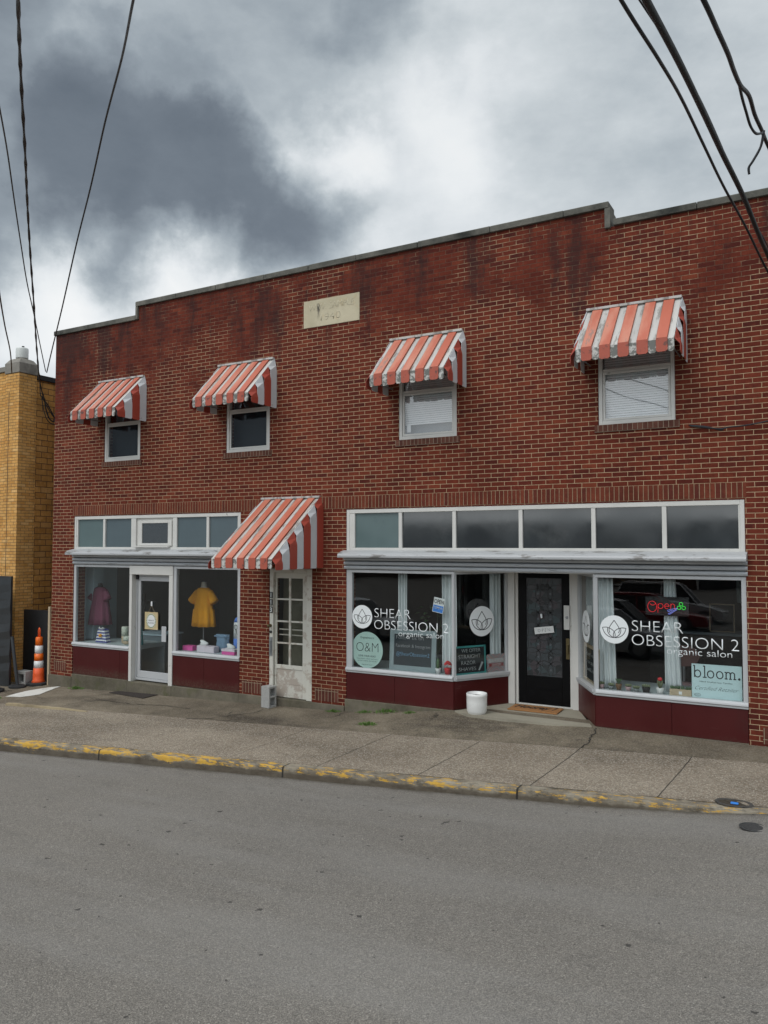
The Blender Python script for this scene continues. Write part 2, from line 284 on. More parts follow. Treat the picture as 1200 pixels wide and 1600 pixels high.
M['ink'] = plain('black_ink', (.012,.015,.018), .6)
M['white'] = plain('white_vinyl', (.76,.79,.80), .5, var=.03)
M['paper'] = plain('white_card', (.68,.69,.68), .7, var=.05)
M['mint'] = plain('mint_card', (.40,.55,.50), .6, var=.04)
M['paleblue'] = plain('pale_blue_card', (.50,.66,.67), .6, var=.04)
M['blue'] = plain('blue_card', (.03,.20,.62), .5, var=.08)
M['ltblue'] = plain('light_blue_chalk', (.20,.42,.62), .8)
M['chalk'] = plain('chalk', (.42,.44,.44), .9, var=.3, sc=60)
M['slate'] = plain('chalkboard', (.018,.022,.024), .8, var=.4, sc=5)
M['slategrey'] = plain('grey_chalkboard', (.028,.036,.042), .8, var=.3, sc=5)
M['teal'] = plain('teal_paint', (.045,.27,.26), .5)
M['tanwood'] = plain('tan_wood', (.42,.33,.22), .7, var=.2, sc=20)
M['greywood'] = plain('grey_painted_wood', (.235,.29,.30), .6, var=.1, sc=10)
M['cloth_white'] = plain('curtain_cloth', (.66,.695,.70), .9, var=.05)
M['ceramic'] = plain('white_ceramic', (.74,.74,.72), .28, var=.04, sc=3)
M['soil'] = plain('potting_soil', (.03,.022,.016), .95, bump=.5, sc=30)
M['terracotta'] = plain('brown_ceramic', (.16,.085,.04), .5)
M['pinkpot'] = plain('pink_ceramic', (.48,.32,.33), .5)
M['greypot'] = plain('grey_ceramic', (.20,.22,.22), .5)
M['plant'] = plain('succulent_green', (.055,.11,.045), .6, var=.4, sc=40)
M['plant2'] = plain('pale_succulent', (.16,.19,.10), .6, var=.4, sc=40)
M['redflower'] = plain('red_flower', (.55,.025,.03), .6, var=.3, sc=30)
M['weed'] = plain('weed_green', (.085,.17,.025), .7, var=.5, sc=20)
M['orange'] = plain('cone_orange', (.78,.10,.018), .5, var=.1, dirt=(.35,.07,.03), dirt_amt=.3)
M['orange2'] = plain('cone_orange_band', (.80,.145,.01), .35, var=.06)
M['reflect'] = plain('reflective_white', (.70,.70,.70), .35, var=.06, dirt=(.4,.38,.36), dirt_amt=.4)
M['jute'] = plain('coir_mat', (.38,.18,.065), .95, var=.35, sc=70, bump=.8)
M['matdark'] = plain('dark_rubber_mat', (.032,.024,.020), .95, var=.35, sc=50, bump=.6)
M['mustard'] = plain('mustard_cloth', (.85,.36,.012), .9, var=.12, sc=5)
M['plum'] = plain('plum_cloth', (.20,.055,.10), .9, var=.15, sc=5)
M['beige'] = plain('mannequin_beige', (.55,.50,.42), .7)
M['navy'] = plain('navy_stripe', (.05,.06,.24), .8)
M['bluecloth'] = plain('blue_cloth', (.10,.22,.62), .9, var=.2)
M['denim'] = plain('denim', (.15,.24,.34), .9, var=.3, sc=16)
M['tealcloth'] = plain('teal_cloth', (.02,.34,.38), .9, var=.15)
M['pink'] = plain('pink_box', (.72,.10,.36), .5, var=.05)
M['palepink'] = plain('pale_box', (.66,.58,.63), .5, var=.05)
M['wallgrey'] = plain('interior_paint', (.17,.20,.20), .85, var=.08, sc=1.5)
M['wallblue'] = plain('interior_column_paint', (.44,.56,.62), .8, var=.05, sc=2)
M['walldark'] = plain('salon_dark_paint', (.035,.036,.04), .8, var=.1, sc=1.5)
M['floorin'] = plain('interior_floor', (.09,.075,.06), .6, var=.2, sc=4)
M['deck'] = plain('display_deck_paint', (.36,.42,.43), .6, var=.08)
M['counter'] = plain('counter_laminate', (.17,.21,.23), .6, var=.05)
M['stone'] = None
M['wire'] = plain('cable_black', (.012,.014,.018), .6)
M['steel'] = plain('galvanised_steel', (.30,.31,.32), .4, metal=.6)
M['iron'] = plain('cast_iron', (.05,.05,.05), .6, metal=.3, var=.4, sc=30, bump=.5)
M['brass'] = plain('tarnished_brass', (.13,.10,.045), .45, metal=.6)
M['opal'] = plain('opal_lamp_shell', (.64,.66,.64), .4, var=.05)
M['tarp'] = plain('black_wrap', (.022,.025,.028), .38, var=.5, sc=3, bump=.35)
M['blind'] = plain('white_blind', (.86,.87,.86), .6, var=.05)
M['skin'] = plain('dark_body', (.015,.014,.016), .6)
M['roofing'] = plain('roof_membrane', (.06,.06,.06), .9)
M['parking'] = M['asphalt']

def plaque_mat():
    m, t, b = nodes('name_stone'); g = G(t); o = g.obj(); sp = g.n('ShaderNodeSeparateXYZ', {0: o})
    c = g.mix(g.rng(g.noise(o, 2.2, 6), .3, .7), (.44,.39,.27,1), (.56,.50,.36,1))
    c = g.mix(g.rng(g.noise(o, 3.3, 5, .6), .52, .7, 0, .5), c, (.50,.34,.15,1))
    dx = g.m('ABSOLUTE', g.m('ADD', g.m('ADD', sp.outputs[0], 7.42), g.m('MULTIPLY', g.m('SUBTRACT', g.noise(o, 12, 4), .5), .07)))
    k = g.m('MULTIPLY', g.rng(dx, .008, .04, 1, 0), g.rng(sp.outputs[2], 3.86, 4.12, 0, 1)); k = g.m('MULTIPLY', k, g.rng(sp.outputs[2], 4.17, 4.19, 1, 0))
    c = g.mix(g.m('MULTIPLY', k, .9), c, (.03,.028,.025,1)); g.set(b.inputs['Base Color'], c); b.inputs['Roughness'].default_value = .85; g.bump(g.noise(o, 40, 4), .4, .005, b); return m
M['stone'] = plaque_mat()
def stripes_mat():
    m, t, b = nodes('barber_stripes'); g = G(t); sp = g.n('ShaderNodeSeparateXYZ', {0: g.obj()})
    s = g.m('FRACT', g.m('MULTIPLY', g.m('ADD', g.m('ABSOLUTE', sp.outputs[0]), g.m('MULTIPLY', g.m('ABSOLUTE', sp.outputs[2]), -1.25)), 11.0))
    c = g.ramp(s, [(0, (.45,.45,.45)), (.32, (.02,.02,.03)), (.5, (.45,.45,.45)), (.76, (.36,.06,.06)), (1, (.45,.45,.45))], True); g.set(b.inputs['Base Color'], c); b.inputs['Roughness'].default_value = .5; return m
M['barber'] = stripes_mat()

# ------------------------------------------------------------------ object helpers
def org(o):
    v = Vector((0, 0, 0))
    while o is not None: v += o.location; o = o.parent
    return v
def tag(o, label, cat, group=None, kind=None):
    o['label'] = label; o['category'] = cat
    if group: o['group'] = group
    if kind: o['kind'] = kind
    return o
def thing(name, label, cat, loc=(0, 0, 0), group=None, rz=0):
    o = bpy.data.objects.new(name, None); COL.objects.link(o); o.location = loc; o.rotation_euler = (0, 0, rz); o.empty_display_size = .1
    return tag(o, label, cat, group)
class MB:
    def __init__(s): s.v = []; s.f = []; s.mi = []; s.cur = 0
    def add(s, vs, fs):
        n = len(s.v); s.v += [tuple(p) for p in vs]
        for f in fs: s.f.append([i+n for i in f]); s.mi.append(s.cur)
        return s
    def mat(s, i): s.cur = i; return s
    def box(s, x0, x1, y0, y1, z0, z1):
        return s.add([(x0,y0,z0),(x1,y0,z0),(x1,y1,z0),(x0,y1,z0),(x0,y0,z1),(x1,y0,z1),(x1,y1,z1),(x0,y1,z1)],
                     [(0,3,2,1),(4,5,6,7),(0,1,5,4),(1,2,6,5),(2,3,7,6),(3,0,4,7)])
    def obox(s, A, B, d0, d1, z0, z1):        # box along plan segment A-B, from offset d0 to d1 to its left
        A = Vector(A[:2]); B = Vector(B[:2]); t = (B-A).normalized(); n = Vector((-t.y, t.x))
        P = [A+n*d0, B+n*d0, B+n*d1, A+n*d1]; vs = [(p.x,p.y,z0) for p in P]+[(p.x,p.y,z1) for p in P]
        return s.add(vs, [(0,3,2,1),(4,5,6,7),(0,1,5,4),(1,2,6,5),(2,3,7,6),(3,0,4,7)])
    def prism(s, poly, z0, z1):                # plan polygon, counter-clockwise
        n = len(poly); vs = [(x,y,z0) for x,y in poly]+[(x,y,z1) for x,y in poly]
        return s.add(vs, [tuple(reversed(range(n))), tuple(range(n,2*n))]+[(i,(i+1)%n,n+(i+1)%n,n+i) for i in range(n)])
    def ext(s, prof, x0, x1):                  # profile in (y,z), extruded along x
        n = len(prof); vs = [(x0,y,z) for y,z in prof]+[(x1,y,z) for y,z in prof]
        return s.add(vs, [tuple(range(n)), tuple(reversed(range(n,2*n)))]+[(i,n+i,n+(i+1)%n,(i+1)%n) for i in range(n)])
    def exty(s, prof, y0, y1):                 # profile in (x,z), extruded along y
        n = len(prof); vs = [(x,y0,z) for x,z in prof]+[(x,y1,z) for x,z in prof]
        return s.add(vs, [tuple(range(n)), tuple(reversed(range(n,2*n)))]+[(i,n+i,n+(i+1)%n,(i+1)%n) for i in range(n)])
    def tube(s, pts, r, n=8, caps=True):
        P = [Vector(p) for p in pts]; R = r if isinstance(r, (list, tuple)) else [r]*len(P); base = len(s.v); up = Vector((.13, .21, 1))
        for i, p in enumerate(P):
            t = (P[min(i+1, len(P)-1)]-P[max(i-1, 0)]).normalized(); a = t.cross(up)
            if a.length < 1e-3: a = t.cross(Vector((1, 0, 0)))
            a.normalize(); b = a.cross(t).normalized()
            for k in range(n): th = 2*pi*k/n; s.v.append(tuple(p+(a*cos(th)+b*sin(th))*R[i]))
        for i in range(len(P)-1):
            for k in range(n): s.f.append([base+i*n+k, base+i*n+(k+1)%n, base+(i+1)*n+(k+1)%n, base+(i+1)*n+k]); s.mi.append(s.cur)
        if caps:
            s.f.append([base+k for k in reversed(range(n))]); s.mi.append(s.cur)
            s.f.append([base+(len(P)-1)*n+k for k in range(n)]); s.mi.append(s.cur)
        return s
    def loft(s, rings, caps=True):             # list of rings (same count of points)
        base = len(s.v); n = len(rings[0])
        for r in rings: s.v += [tuple(p) for p in r]
        for i in range(len(rings)-1):
            for k in range(n): s.f.append([base+i*n+k, base+i*n+(k+1)%n, base+(i+1)*n+(k+1)%n, base+(i+1)*n+k]); s.mi.append(s.cur)
        if caps:
            s.f.append([base+k for k in reversed(range(n))]); s.mi.append(s.cur); s.f.append([base+(len(rings)-1)*n+k for k in range(n)]); s.mi.append(s.cur)
        return s
    def lathe(s, cx, cy, prof, n=28, sq=0):   # prof (r,z) upward
        return s.loft([[(cx+r*cos(2*pi*k/n), cy+r*sin(2*pi*k/n), z) for k in range(n)] for r, z in prof])
    def ellip(s, secs, n=24, rip=0, k=7, caps=True):   # sections (cx,cy,z,rx,ry)
        return s.loft([[(cx+(rx+rip*i/len(secs)*cos(k*2*pi*j/n))*cos(2*pi*j/n), cy+(ry+rip*i/len(secs)*cos(k*2*pi*j/n))*sin(2*pi*j/n), z) for j in range(n)] for i, (cx, cy, z, rx, ry) in enumerate(secs)], caps)
    def ribbon(s, pts, w, fr, th=.0008):       # flat line of width w in frame fr=(origin, xdir, ydir); closed if first==last
        O, X, Y = fr; Z = X.cross(Y); n = len(pts)
        Ls = []; Rs = []
        for i, (x, y) in enumerate(pts):
            a = pts[max(i-1, 0)]; b = pts[min(i+1, n-1)]; dx, dy = b[0]-a[0], b[1]-a[1]; l = sqrt(dx*dx+dy*dy) or 1; nx, ny = -dy/l*w/2, dx/l*w/2
            Ls.append((x+nx, y+ny)); Rs.append((x-nx, y-ny))
        W3 = lambda p, h: O+X*p[0]+Y*p[1]+Z*h
        for i in range(n-1):
            vs = [W3(Rs[i], 0), W3(Rs[i+1], 0), W3(Ls[i+1], 0), W3(Ls[i], 0), W3(Rs[i], th), W3(Rs[i+1], th), W3(Ls[i+1], th), W3(Ls[i], th)]
            s.add(vs, [(4,5,6,7),(0,1,5,4),(2,3,7,6)])
        return s
    def build(s, name, mats, parent=None, smooth=False, bevel=0, local=False, auto=False):
        o0 = Vector((0,0,0)) if local else org(parent)
        me = bpy.data.meshes.new(name); me.from_pydata([(x-o0.x, y-o0.y, z-o0.z) for x, y, z in s.v], [], s.f)
        for m in (mats if isinstance(mats, (list, tuple)) else [mats]): me.materials.append(m)
        for p, i in zip(me.polygons, s.mi): p.material_index = i; p.use_smooth = smooth
        me.update()
        bm = bmesh.new(); bm.from_mesh(me); bmesh.ops.recalc_face_normals(bm, faces=bm.faces); bm.to_mesh(me); bm.free()
        ob = bpy.data.objects.new(name, me); COL.objects.link(ob); ob.parent = parent
        if bevel:
            b = ob.modifiers.new('bevel', 'BEVEL'); b.width = bevel; b.segments = 2; b.limit_method = 'ANGLE'; b.angle_limit = radians(40)
        if auto: me.shade_smooth() if False else None
        return ob
def struct(mb, name, mat, **k):
    o = mb.build(name, mat, **k); o['kind'] = 'structure'; return o
def text(name, body, mat, parent, O, X, Y, size, w=None, off=0.0, ext=.0006, align='LEFT', shear=0, spacing=1.0, local=False):
    """letters of cap height `size` laid in the plane (O; X, Y); w scales the line to that width"""
    c = bpy.data.curves.new(name, 'FONT'); c.body = body; c.size = 1.0; c.extrude = 0; c.offset = off; c.align_x = align; c.shear = shear; c.space_character = spacing; c.resolution_u = 5; c.space_line = 1.0
    t = bpy.data.objects.new(name, c); COL.objects.link(t); dg = bpy.context.evaluated_depsgraph_get(); dg.update()
    me = bpy.data.meshes.new_from_object(t.evaluated_get(dg)); bpy.data.objects.remove(t); bpy.data.curves.remove(c)
    me.name = name
    xs = [v.co.x for v in me.vertices]; sx = size/.70
    if w and xs: sx = w/(max(xs)-min(xs))
    x0 = min(xs) if (w and align == 'LEFT') else 0
    O = Vector(O); X = Vector(X).normalized(); Y = Vector(Y).normalized(); Z = X.cross(Y); o0 = Vector((0,0,0)) if local else org(parent); sy = size/.70
    for v in me.vertices: p = v.co.copy(); v.co = O+X*((p.x-x0)*sx)+Y*(p.y*sy)+Z*ext-o0
    me.materials.clear(); me.materials.append(mat)
    ob = bpy.data.objects.new(name, me); COL.objects.link(ob); ob.parent = parent
    so = ob.modifiers.new('thickness', 'SOLIDIFY'); so.thickness = ext; so.offset = 0
    return ob
XD, ZD, YD = Vector((1,0,0)), Vector((0,0,1)), Vector((0,1,0))
def arc(cx, cy, r, a0, a1, n=16, ry=None):
    ry = ry or r
    return [(cx+r*cos(radians(a0+(a1-a0)*i/n)), cy+ry*sin(radians(a0+(a1-a0)*i/n))) for i in range(n+1)]
def bez(p0, p1, p2, p3, n=14):
    return [tuple((1-t)**3*a+3*(1-t)**2*t*b+3*(1-t)*t*t*c+t**3*d for a, b, c, d in zip(p0, p1, p2, p3)) for t in [i/n for i in range(n+1)]]

# ------------------------------------------------------------------ ground
def g0(X, Y):
    return -2.6 + (max(X, -30)+.77)*.03 + .03*max(Y, -4)
def lerp_tab(x, tab):
    if x <= tab[0][0]: return tab[0][1]
    for (a, va), (b, vb) in zip(tab, tab[1:]):
        if x <= b: return va+(vb-va)*(x-a)/(b-a)
    return tab[-1][1]
def bump_(X): return lerp_tab(X, [(-7.0, 0), (-6.85, .0), (-4.9, .155), (-4.3, .145), (-2.75, .10), (-.77, .03), (2, 0)])
def gz(X, Y):
    return g0(X, Y) + bump_(X)*max(0, min(1, 1+Y/1.0))
def Ys(X): return -.68+.072*X
def Yk(X): return -2.34+.10*X
def kh(X): return lerp_tab(X, [(-14, .16), (-10, .15), (-4.6, .125), (-2, .10), (-.9, .05), (-.35, .0), (0, -.004)])
def zr(X, Y):
    z = g0(X, Yk(X)) - kh(X)
    if Y < -11.0: z += min(3.0, (-11.0-Y)*.06)
    return z
xs = [-60, -40, -30, -24] + [-20+.25*i for i in range(int(24/.25)+1)] + [8, 14, 22, 40]
def grid(name, mat, fy, zf, rows):
    mb = MB(); nx = len(xs)
    for j in range(rows+1):
        for x in xs: y = fy(x, j/rows); mb.v.append((x, y, zf(x, y)))
    for j in range(rows):
        for i in range(nx-1): mb.f.append([j*nx+i, j*nx+i+1, (j+1)*nx+i+1, (j+1)*nx+i]); mb.mi.append(0)
    return struct(mb, name, mat, smooth=True)
grid('pavement_inner', M['walk_in'], lambda x, t: Ys(x)+(.32-Ys(x))*t, gz, 8)
grid('pavement', M['walk'], lambda x, t: Yk(x)+.16+(Ys(x)+.02-Yk(x)-.16)*t, lambda x, y: gz(x, y)+.004, 4)
# kerb with a rounded, slightly uneven nose
mb = MB(); kx = [x for x in xs if -24 <= x <= -.3]+[0]; prof = lambda x: [(.17, 0), (.03, 0.0), (.008, -.008), (0, -.03), (-.012, -kh(x)-.06), (.17, -.2)]
random.seed(3); rings = []
for x in kx:
    j = random.uniform(-.006, .006); zt = g0(x, Yk(x)+.16)
    rings.append([(x, Yk(x)+a+(j if a < .02 else 0), zt+b+(j*.6 if b > -.05 else 0)) for a, b in prof(x)])
mb.loft(rings); struct(mb, 'kerb', M['kerb'])
def yroad(x, t): return Yk(x)+.03 + (-60-Yk(x))*t**2.2
grid('road', M['asphalt'], yroad, zr, 40)
mb = MB().prism([(-900,-900),(900,-900),(900,900),(-900,900)], -6.0, -5.6); struct(mb, 'ground', plain('far_ground', (.10,.10,.08), .95))
# entry slab
mb = MB(); mb.prism([(-4.86,-.03),(-4.6,-.17),(-4.0,-.2),(-3.3,-.16),(-2.76,-.04),(-3.22,.98),(-4.30,.98)], -2.70, -2.556); struct(mb, 'entry_slab', M['slab'])
# remnants and marks on the ground
mb = MB(); random.seed(5); R_ = []
for i in range(15):
    x = -13.3+i*.145; y = Ys(x)-.05+random.uniform(-.012, .012); z = gz(x, y)+.006; h = .035*(1-(i/14)**3)
    R_.append([(x, y-.035, z-.02), (x, y-.03, z+h), (x, y+.03, z+h+random.uniform(0, .008)), (x, y+.04, z-.02)])
mb.loft(R_); struct(mb, 'old_kerb', M['oldkerb'])
def flat(poly, dz, name, mat, th=.003):
    mb = MB(); n = len(poly); mb.add([(x, y, gz(x, y)+dz) for x, y in poly]+[(x, y, gz(x, y)+dz-th) for x, y in poly], [tuple(range(n))]+[(i, n+i, n+(i+1)%n, (i+1)%n) for i in range(n)]); return mb
patch = [(-14.09,-1.17),(-14.16,-.9),(-14.18,-.62),(-14.13,-.42),(-14.05,-.22),(-13.96,-.12),(-13.88,-.04),(-13.84,-.2),(-13.76,-.36),(-13.70,-.52),(-13.57,-.78),(-13.64,-.95),(-13.74,-1.10),(-13.9,-1.12)]
tag(flat(patch, .009, 'p', None).build('paint_patch', M['whitepatch']), 'irregular white painted patch on the pavement in front of the full traffic cone', 'paint patch')

# ------------------------------------------------------------------ the brick building
B = thing('brick_building', 'long two-storey red brick shop building with stepped parapet and two white-framed shopfronts', 'building', (0, 0, 0))
XL, XR = -14.28, .35
openings = [(-13.60,-9.12,-3.4,.585), (-8.46,-7.54,-3.4,-.42), (-6.85,-.76,-3.4,.585),
            (-12.73,-11.70,1.69,3.02), (-9.48,-8.47,1.69,3.02), (-5.85,-4.82,1.69,3.02), (-2.63,-1.59,1.69,3.02)]
plaque_o = (-7.735,-6.59,3.775,4.255)
def top(x): return 4.79 if -11.78 < x < -2.50 else 4.52
X_ = sorted(set([XL, XR, -11.78, -2.50]+[a for o in openings+[plaque_o] for a in o[:2]])); Z_ = sorted(set([-3.4, 4.52, 4.79]+[a for o in openings+[plaque_o] for a in o[2:]]))
def solid(i, j):
    if i < 0 or j < 0 or i >= len(X_)-1 or j >= len(Z_)-1: return False
    x, z = (X_[i]+X_[i+1])/2, (Z_[j]+Z_[j+1])/2
    if z > top(x): return False
    return not any(a < x < b and c < z < d for a, b, c, d in openings+[plaque_o])
mb = MB(); T = .30
for i in range(len(X_)-1):
    for j in range(len(Z_)-1):
        if not solid(i, j): continue
        x0, x1, z0, z1 = X_[i], X_[i+1], Z_[j], Z_[j+1]
        mb.add([(x0,0,z0),(x1,0,z0),(x1,0,z1),(x0,0,z1)], [(0,1,2,3)]); mb.add([(x0,T,z0),(x1,T,z0),(x1,T,z1),(x0,T,z1)], [(3,2,1,0)])
        if not solid(i-1, j): mb.add([(x0,0,z0),(x0,T,z0),(x0,T,z1),(x0,0,z1)], [(0,3,2,1)])
        if not solid(i+1, j): mb.add([(x1,0,z0),(x1,T,z0),(x1,T,z1),(x1,0,z1)], [(0,1,2,3)])
        if not solid(i, j-1): mb.add([(x0,0,z0),(x1,0,z0),(x1,T,z0),(x0,T,z0)], [(0,1,2,3)])
        if not solid(i, j+1): mb.add([(x0,0,z1),(x1,0,z1),(x1,T,z1),(x0,T,z1)], [(3,2,1,0)])
mb.build('front_wall', M['brick'], B)
MB().box(XL, XL+.3, T+.001, 12, -3.4, 4.3).box(XR-.3, XR, T+.001, 12, -3.4, 4.3).box(XL, XR, 12, 12.3, -3.4, 4.3).build('side_wall', M['brick'], B)
MB().box(XL+.3, XR-.3, T, 12, 3.9, 4.0).build('roof', M['roofing'], B)
# soldier course above the shopfronts, in three flush lengths that stand 4 mm proud
mb = MB(); mb.box(-13.66, -.74, -.004, .02, .602, .808); mb.build('soldier_course', M['soldier'], B)
for x0, x1, z0 in [(-14.17,-13.78,-2.67),(-9.06,-8.60,-2.665),(-7.47,-7.0,-2.655),(-.60,.2,-2.54)]: MB().box(x0, x1, -.004, .02, z0, z0+.205).build('base_course', M['base_soldier'], B)
# coping in separate stones
mb = MB(); random.seed(11)
def coping(x0, x1, z):
    x = x0
    while x < x1-.05:
        w = min(random.uniform(.95, 1.25), x1-x)
        if x1-(x+w) < .4: w = x1-x
        d = random.uniform(-.004, .004); mb.ext([(-.045+d, z), (-.045+d, z+.085), (-.03, z+.10+d), (.34, z+.115+d), (.34, z)], x+.004, x+w-.004); x += w
coping(XL-.03, -11.84, 4.522); coping(-11.845, -2.44, 4.792); coping(-2.38, XR+.03, 4.522)
mb.box(-11.845, -11.785, -.04, .33, 4.53, 4.79); mb.box(-2.50, -2.42, -.045, .34, 4.50, 4.79)
mb.build('coping', M['cope'], B, bevel=.006)
# foundation
mb = MB()
for x0, x1, zt in [(-14.31,-13.58,-2.765),(-13.58,-11.95,-2.70),(-11.95,-10.76,-2.715),(-10.76,-9.12,-2.70),(-9.12,-6.87,-2.692)]:
    MB().box(x0+.003, x1, -.035+random.uniform(-.006, .004), .25, -3.4, zt).build('foundation', M['found'], B, bevel=.01)
mb.add([(-6.87,-.012,-3.4),(-4.70,-.012,-3.4),(-4.70,-.012,-2.562),(-6.87,-.012,-2.572),(-6.87,.2,-3.4),(-4.70,.2,-3.4),(-4.70,.2,-2.562),(-6.87,.2,-2.572)], [(0,1,2,3),(4,7,6,5),(3,2,6,7),(0,3,7,4),(1,5,6,2)]).build('foundation', M['found'], B, bevel=.01)
mb = MB().add([(-2.9,.004,-3.0),(-.76,.004,-3.0),(-.76,.004,-2.556),(-2.9,.004,-2.562),(-2.9,.2,-3.0),(-.76,.2,-3.0),(-.76,.2,-2.556),(-2.9,.2,-2.562)], [(0,1,2,3),(4,7,6,5),(3,2,6,7),(0,3,7,4),(1,5,6,2)])
mb.build('foundation', M['found'], B, bevel=.01)
# name stone with worn, shallow lettering
pl = MB().box(plaque_o[0]+.002, plaque_o[1]-.002, -.012, .28, plaque_o[2]+.002, plaque_o[3]-.002).build('name_plaque', M['stone'], B, bevel=.006)
mstone2 = plain('cut_letter_stone', (.485,.44,.32), .9)
text('plaque_lettering', 'W.W. SAMPLE', mstone2, pl, (-7.62,-.0122,4.06), XD, ZD, .12, w=.92, off=-.016, ext=.0014)
text('plaque_lettering', '1940', mstone2, pl, (-7.37,-.0125,3.87), XD, ZD, .13, w=.40, off=-.016, ext=.0014)

def frame(mb, x0, x1, z0, z1, w, y0, y1, wt=None, wb=None):
    wt = w if wt is None else wt; wb = w if wb is None else wb
    mb.box(x0, x0+w, y0, y1, z0, z1); mb.box(x1-w, x1, y0, y1, z0, z1); mb.box(x0+w, x1-w, y0, y1, z1-wt, z1); mb.box(x0+w, x1-w, y0, y1, z0, z0+wb); return mb
# upper windows
def upper_window(x0, x1, blind):
    mb = MB(); z0, z1 = 1.69, 3.02; frame(mb, x0+.004, x1-.004, z0+.003, z1-.004, .055, .012, .10)
    mb.box(x0+.059, x1-.059, .03, .09, 2.445, 2.49)
    f = mb.build('window', M['wframe'], B, bevel=.004)
    mb = MB(); frame(mb, x0+.062, x1-.062, z0+.062, 2.443, .032, .025, .055); mb.build('sash', M['wframe'], f, bevel=.003)
    MB().box(x0+.09, x1-.09, .040, .046, z0+.09, 2.415).build('pane', M['glass_up'] if blind else M['glass_dim'], f)
    MB().box(x0+.056, x1-.056, .065, .071, 2.49, z1-.06).build('pane', M['glass_up'], f)
    if blind:
        mb = MB(); z = z0+.10 if blind == 1 else z0+.28
        while z < z1-.08: mb.add([(x0+.07,.105,z),(x1-.07,.105,z),(x1-.07,.118,z+.031),(x0+.07,.118,z+.031),(x0+.07,.106,z-.001),(x1-.07,.106,z-.001),(x1-.07,.119,z+.030),(x0+.07,.119,z+.030)], [(0,1,2,3),(7,6,5,4),(0,4,5,1),(2,6,7,3)]); z += .034
        mb.build('blind', M['blind'], f)
        if blind == 2: MB().box(x0+.07, x1-.07, .11, .13, z0+.25, z0+.275).box(x0+.10, x0+.17, .10, .105, z0+.13, z0+.25).build('blind_rail', M['blind'], f)
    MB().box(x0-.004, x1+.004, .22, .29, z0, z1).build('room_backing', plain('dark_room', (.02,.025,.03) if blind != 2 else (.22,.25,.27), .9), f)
    MB().box(x0-.05, x1+.05, -.022, .28, 1.588, 1.689).build('sill', M['rowlock'], B, bevel=.003)
for (a, b, _, _), bl in zip(openings[3:], (0, 0, 2, 1)): upper_window(a, b, bl)

# ---- left shopfront
def transom(panes, x0, x1, mats, centre=None):
    mb = MB(); frame(mb, x0+.004, x1-.004, -.10, .582, .055, .006, .09, wt=.065, wb=.042)
    z0, z1 = -.058, .517; edges = [x0+.059]+[e for p in panes for e in p]+[x1-.059]
    for a, b in zip(edges[::2], edges[1::2]):
        if b-a > .012: mb.box(a, b, .012, .085, z0, z1)
    f = mb.build('transom_window', M['wframe'], B, bevel=.004)
    for (a, b), m in zip(panes, mats): MB().box(a+.001, b-.001, .045, .055, z0, z1).build('pane', M[m], f)
    return f
f = transom([(-13.50,-12.74),(-12.68,-11.93),(-11.80,-10.80),(-10.70,-9.95),(-9.89,-9.20)], -13.60, -9.12, ['teal_pane','grey_pane','wframe','grey_pane','grey_pane'])
mb = MB(); frame(mb, -11.74, -10.84, -.03, .47, .10, .018, .044, wt=.055, wb=.05); v = mb.build('vent_sash', M['wframe'], B, bevel=.004)
MB().box(-11.64, -10.94, .036, .0445, .02, .415).build('pane', M['dark_pane'], v)
MB().box(-11.80, -10.86, -.045, .012, -.062, -.035).build('vent_sill', M['wframe'], B, bevel=.004)
def drip(x0, x1):
    MB().ext([(.01,-.098),(.01,-.205),(-.16,-.205),(-.20,-.222),(-.205,-.205),(-.205,-.185),(-.195,-.165),(-.15,-.135)], x0, x1).build('drip_cap', M['drip'], B, bevel=.003)
    mb = MB(); z = -.208
    for k in range(3): mb.ext([(.02, z), (-.035+.008*k, z-.012), (-.045+.008*k, z-.035), (-.035+.008*k, z-.058), (.02, z-.068)], x0+.02, x1); z -= .0715
    mb.build('fascia', M['fascia'], B, bevel=.002)
drip(-13.63, -9.06); drip(-6.90, -.74)
def shop_window(x0, x1, zs=-2.04, zt=-.425, left=True, right=True, tilt=0, wl=.07, wr=.07):
    mb = MB(); y0, y1 = .012, .075
    if left: mb.box(x0, x0+wl, y0, y1, zs, zt)
    if right: mb.box(x1-wr, x1, y0, y1, zs, zt)
    mb.box(x0+(wl if left else 0), x1-(wr if right else 0), y0, y1, zt-.045, zt)
    mb.ext([(.09, zs), (.0, zs), (-.025, zs-.02), (-.03, zs-.045), (-.012, zs-.055), (-.012, zs-.082), (.09, zs-.082)], x0, x1)
    f = mb.build('shop_window', M['alu'], B, bevel=.003)
    gx0, gx1 = x0+(wl if left else 0), x1-(wr if right else 0); ya = .042
    mb = MB().add([(gx0,ya-tilt/2,zs),(gx1,ya-tilt/2,zs),(gx1,ya+tilt/2,zt-.045),(gx0,ya+tilt/2,zt-.045),(gx0,ya-tilt/2+.006,zs),(gx1,ya-tilt/2+.006,zs),(gx1,ya+tilt/2+.006,zt-.045),(gx0,ya+tilt/2+.006,zt-.045)],
                  [(0,1,2,3),(4,7,6,5),(0,4,5,1),(1,5,6,2),(2,6,7,3),(3,7,4,0)])
    mb.build('pane', M['glass'], f); return f
wA = shop_window(-13.60, -11.935, wr=.02); wB = shop_window(-10.765, -9.12)
def kick(x0, x1, zb, seams, zt=-2.123):
    e_ = [x0]+seams+[x1]
    for a, b in zip(e_, e_[1:]): MB().box(a+.002, b-.002, .004, .05, zb, zt).build('kick_panel', M['maroon'], B, bevel=.002)
kick(-13.585, -11.935, -2.698, [-12.2]); kick(-10.765, -9.13, -2.690, [-9.98])
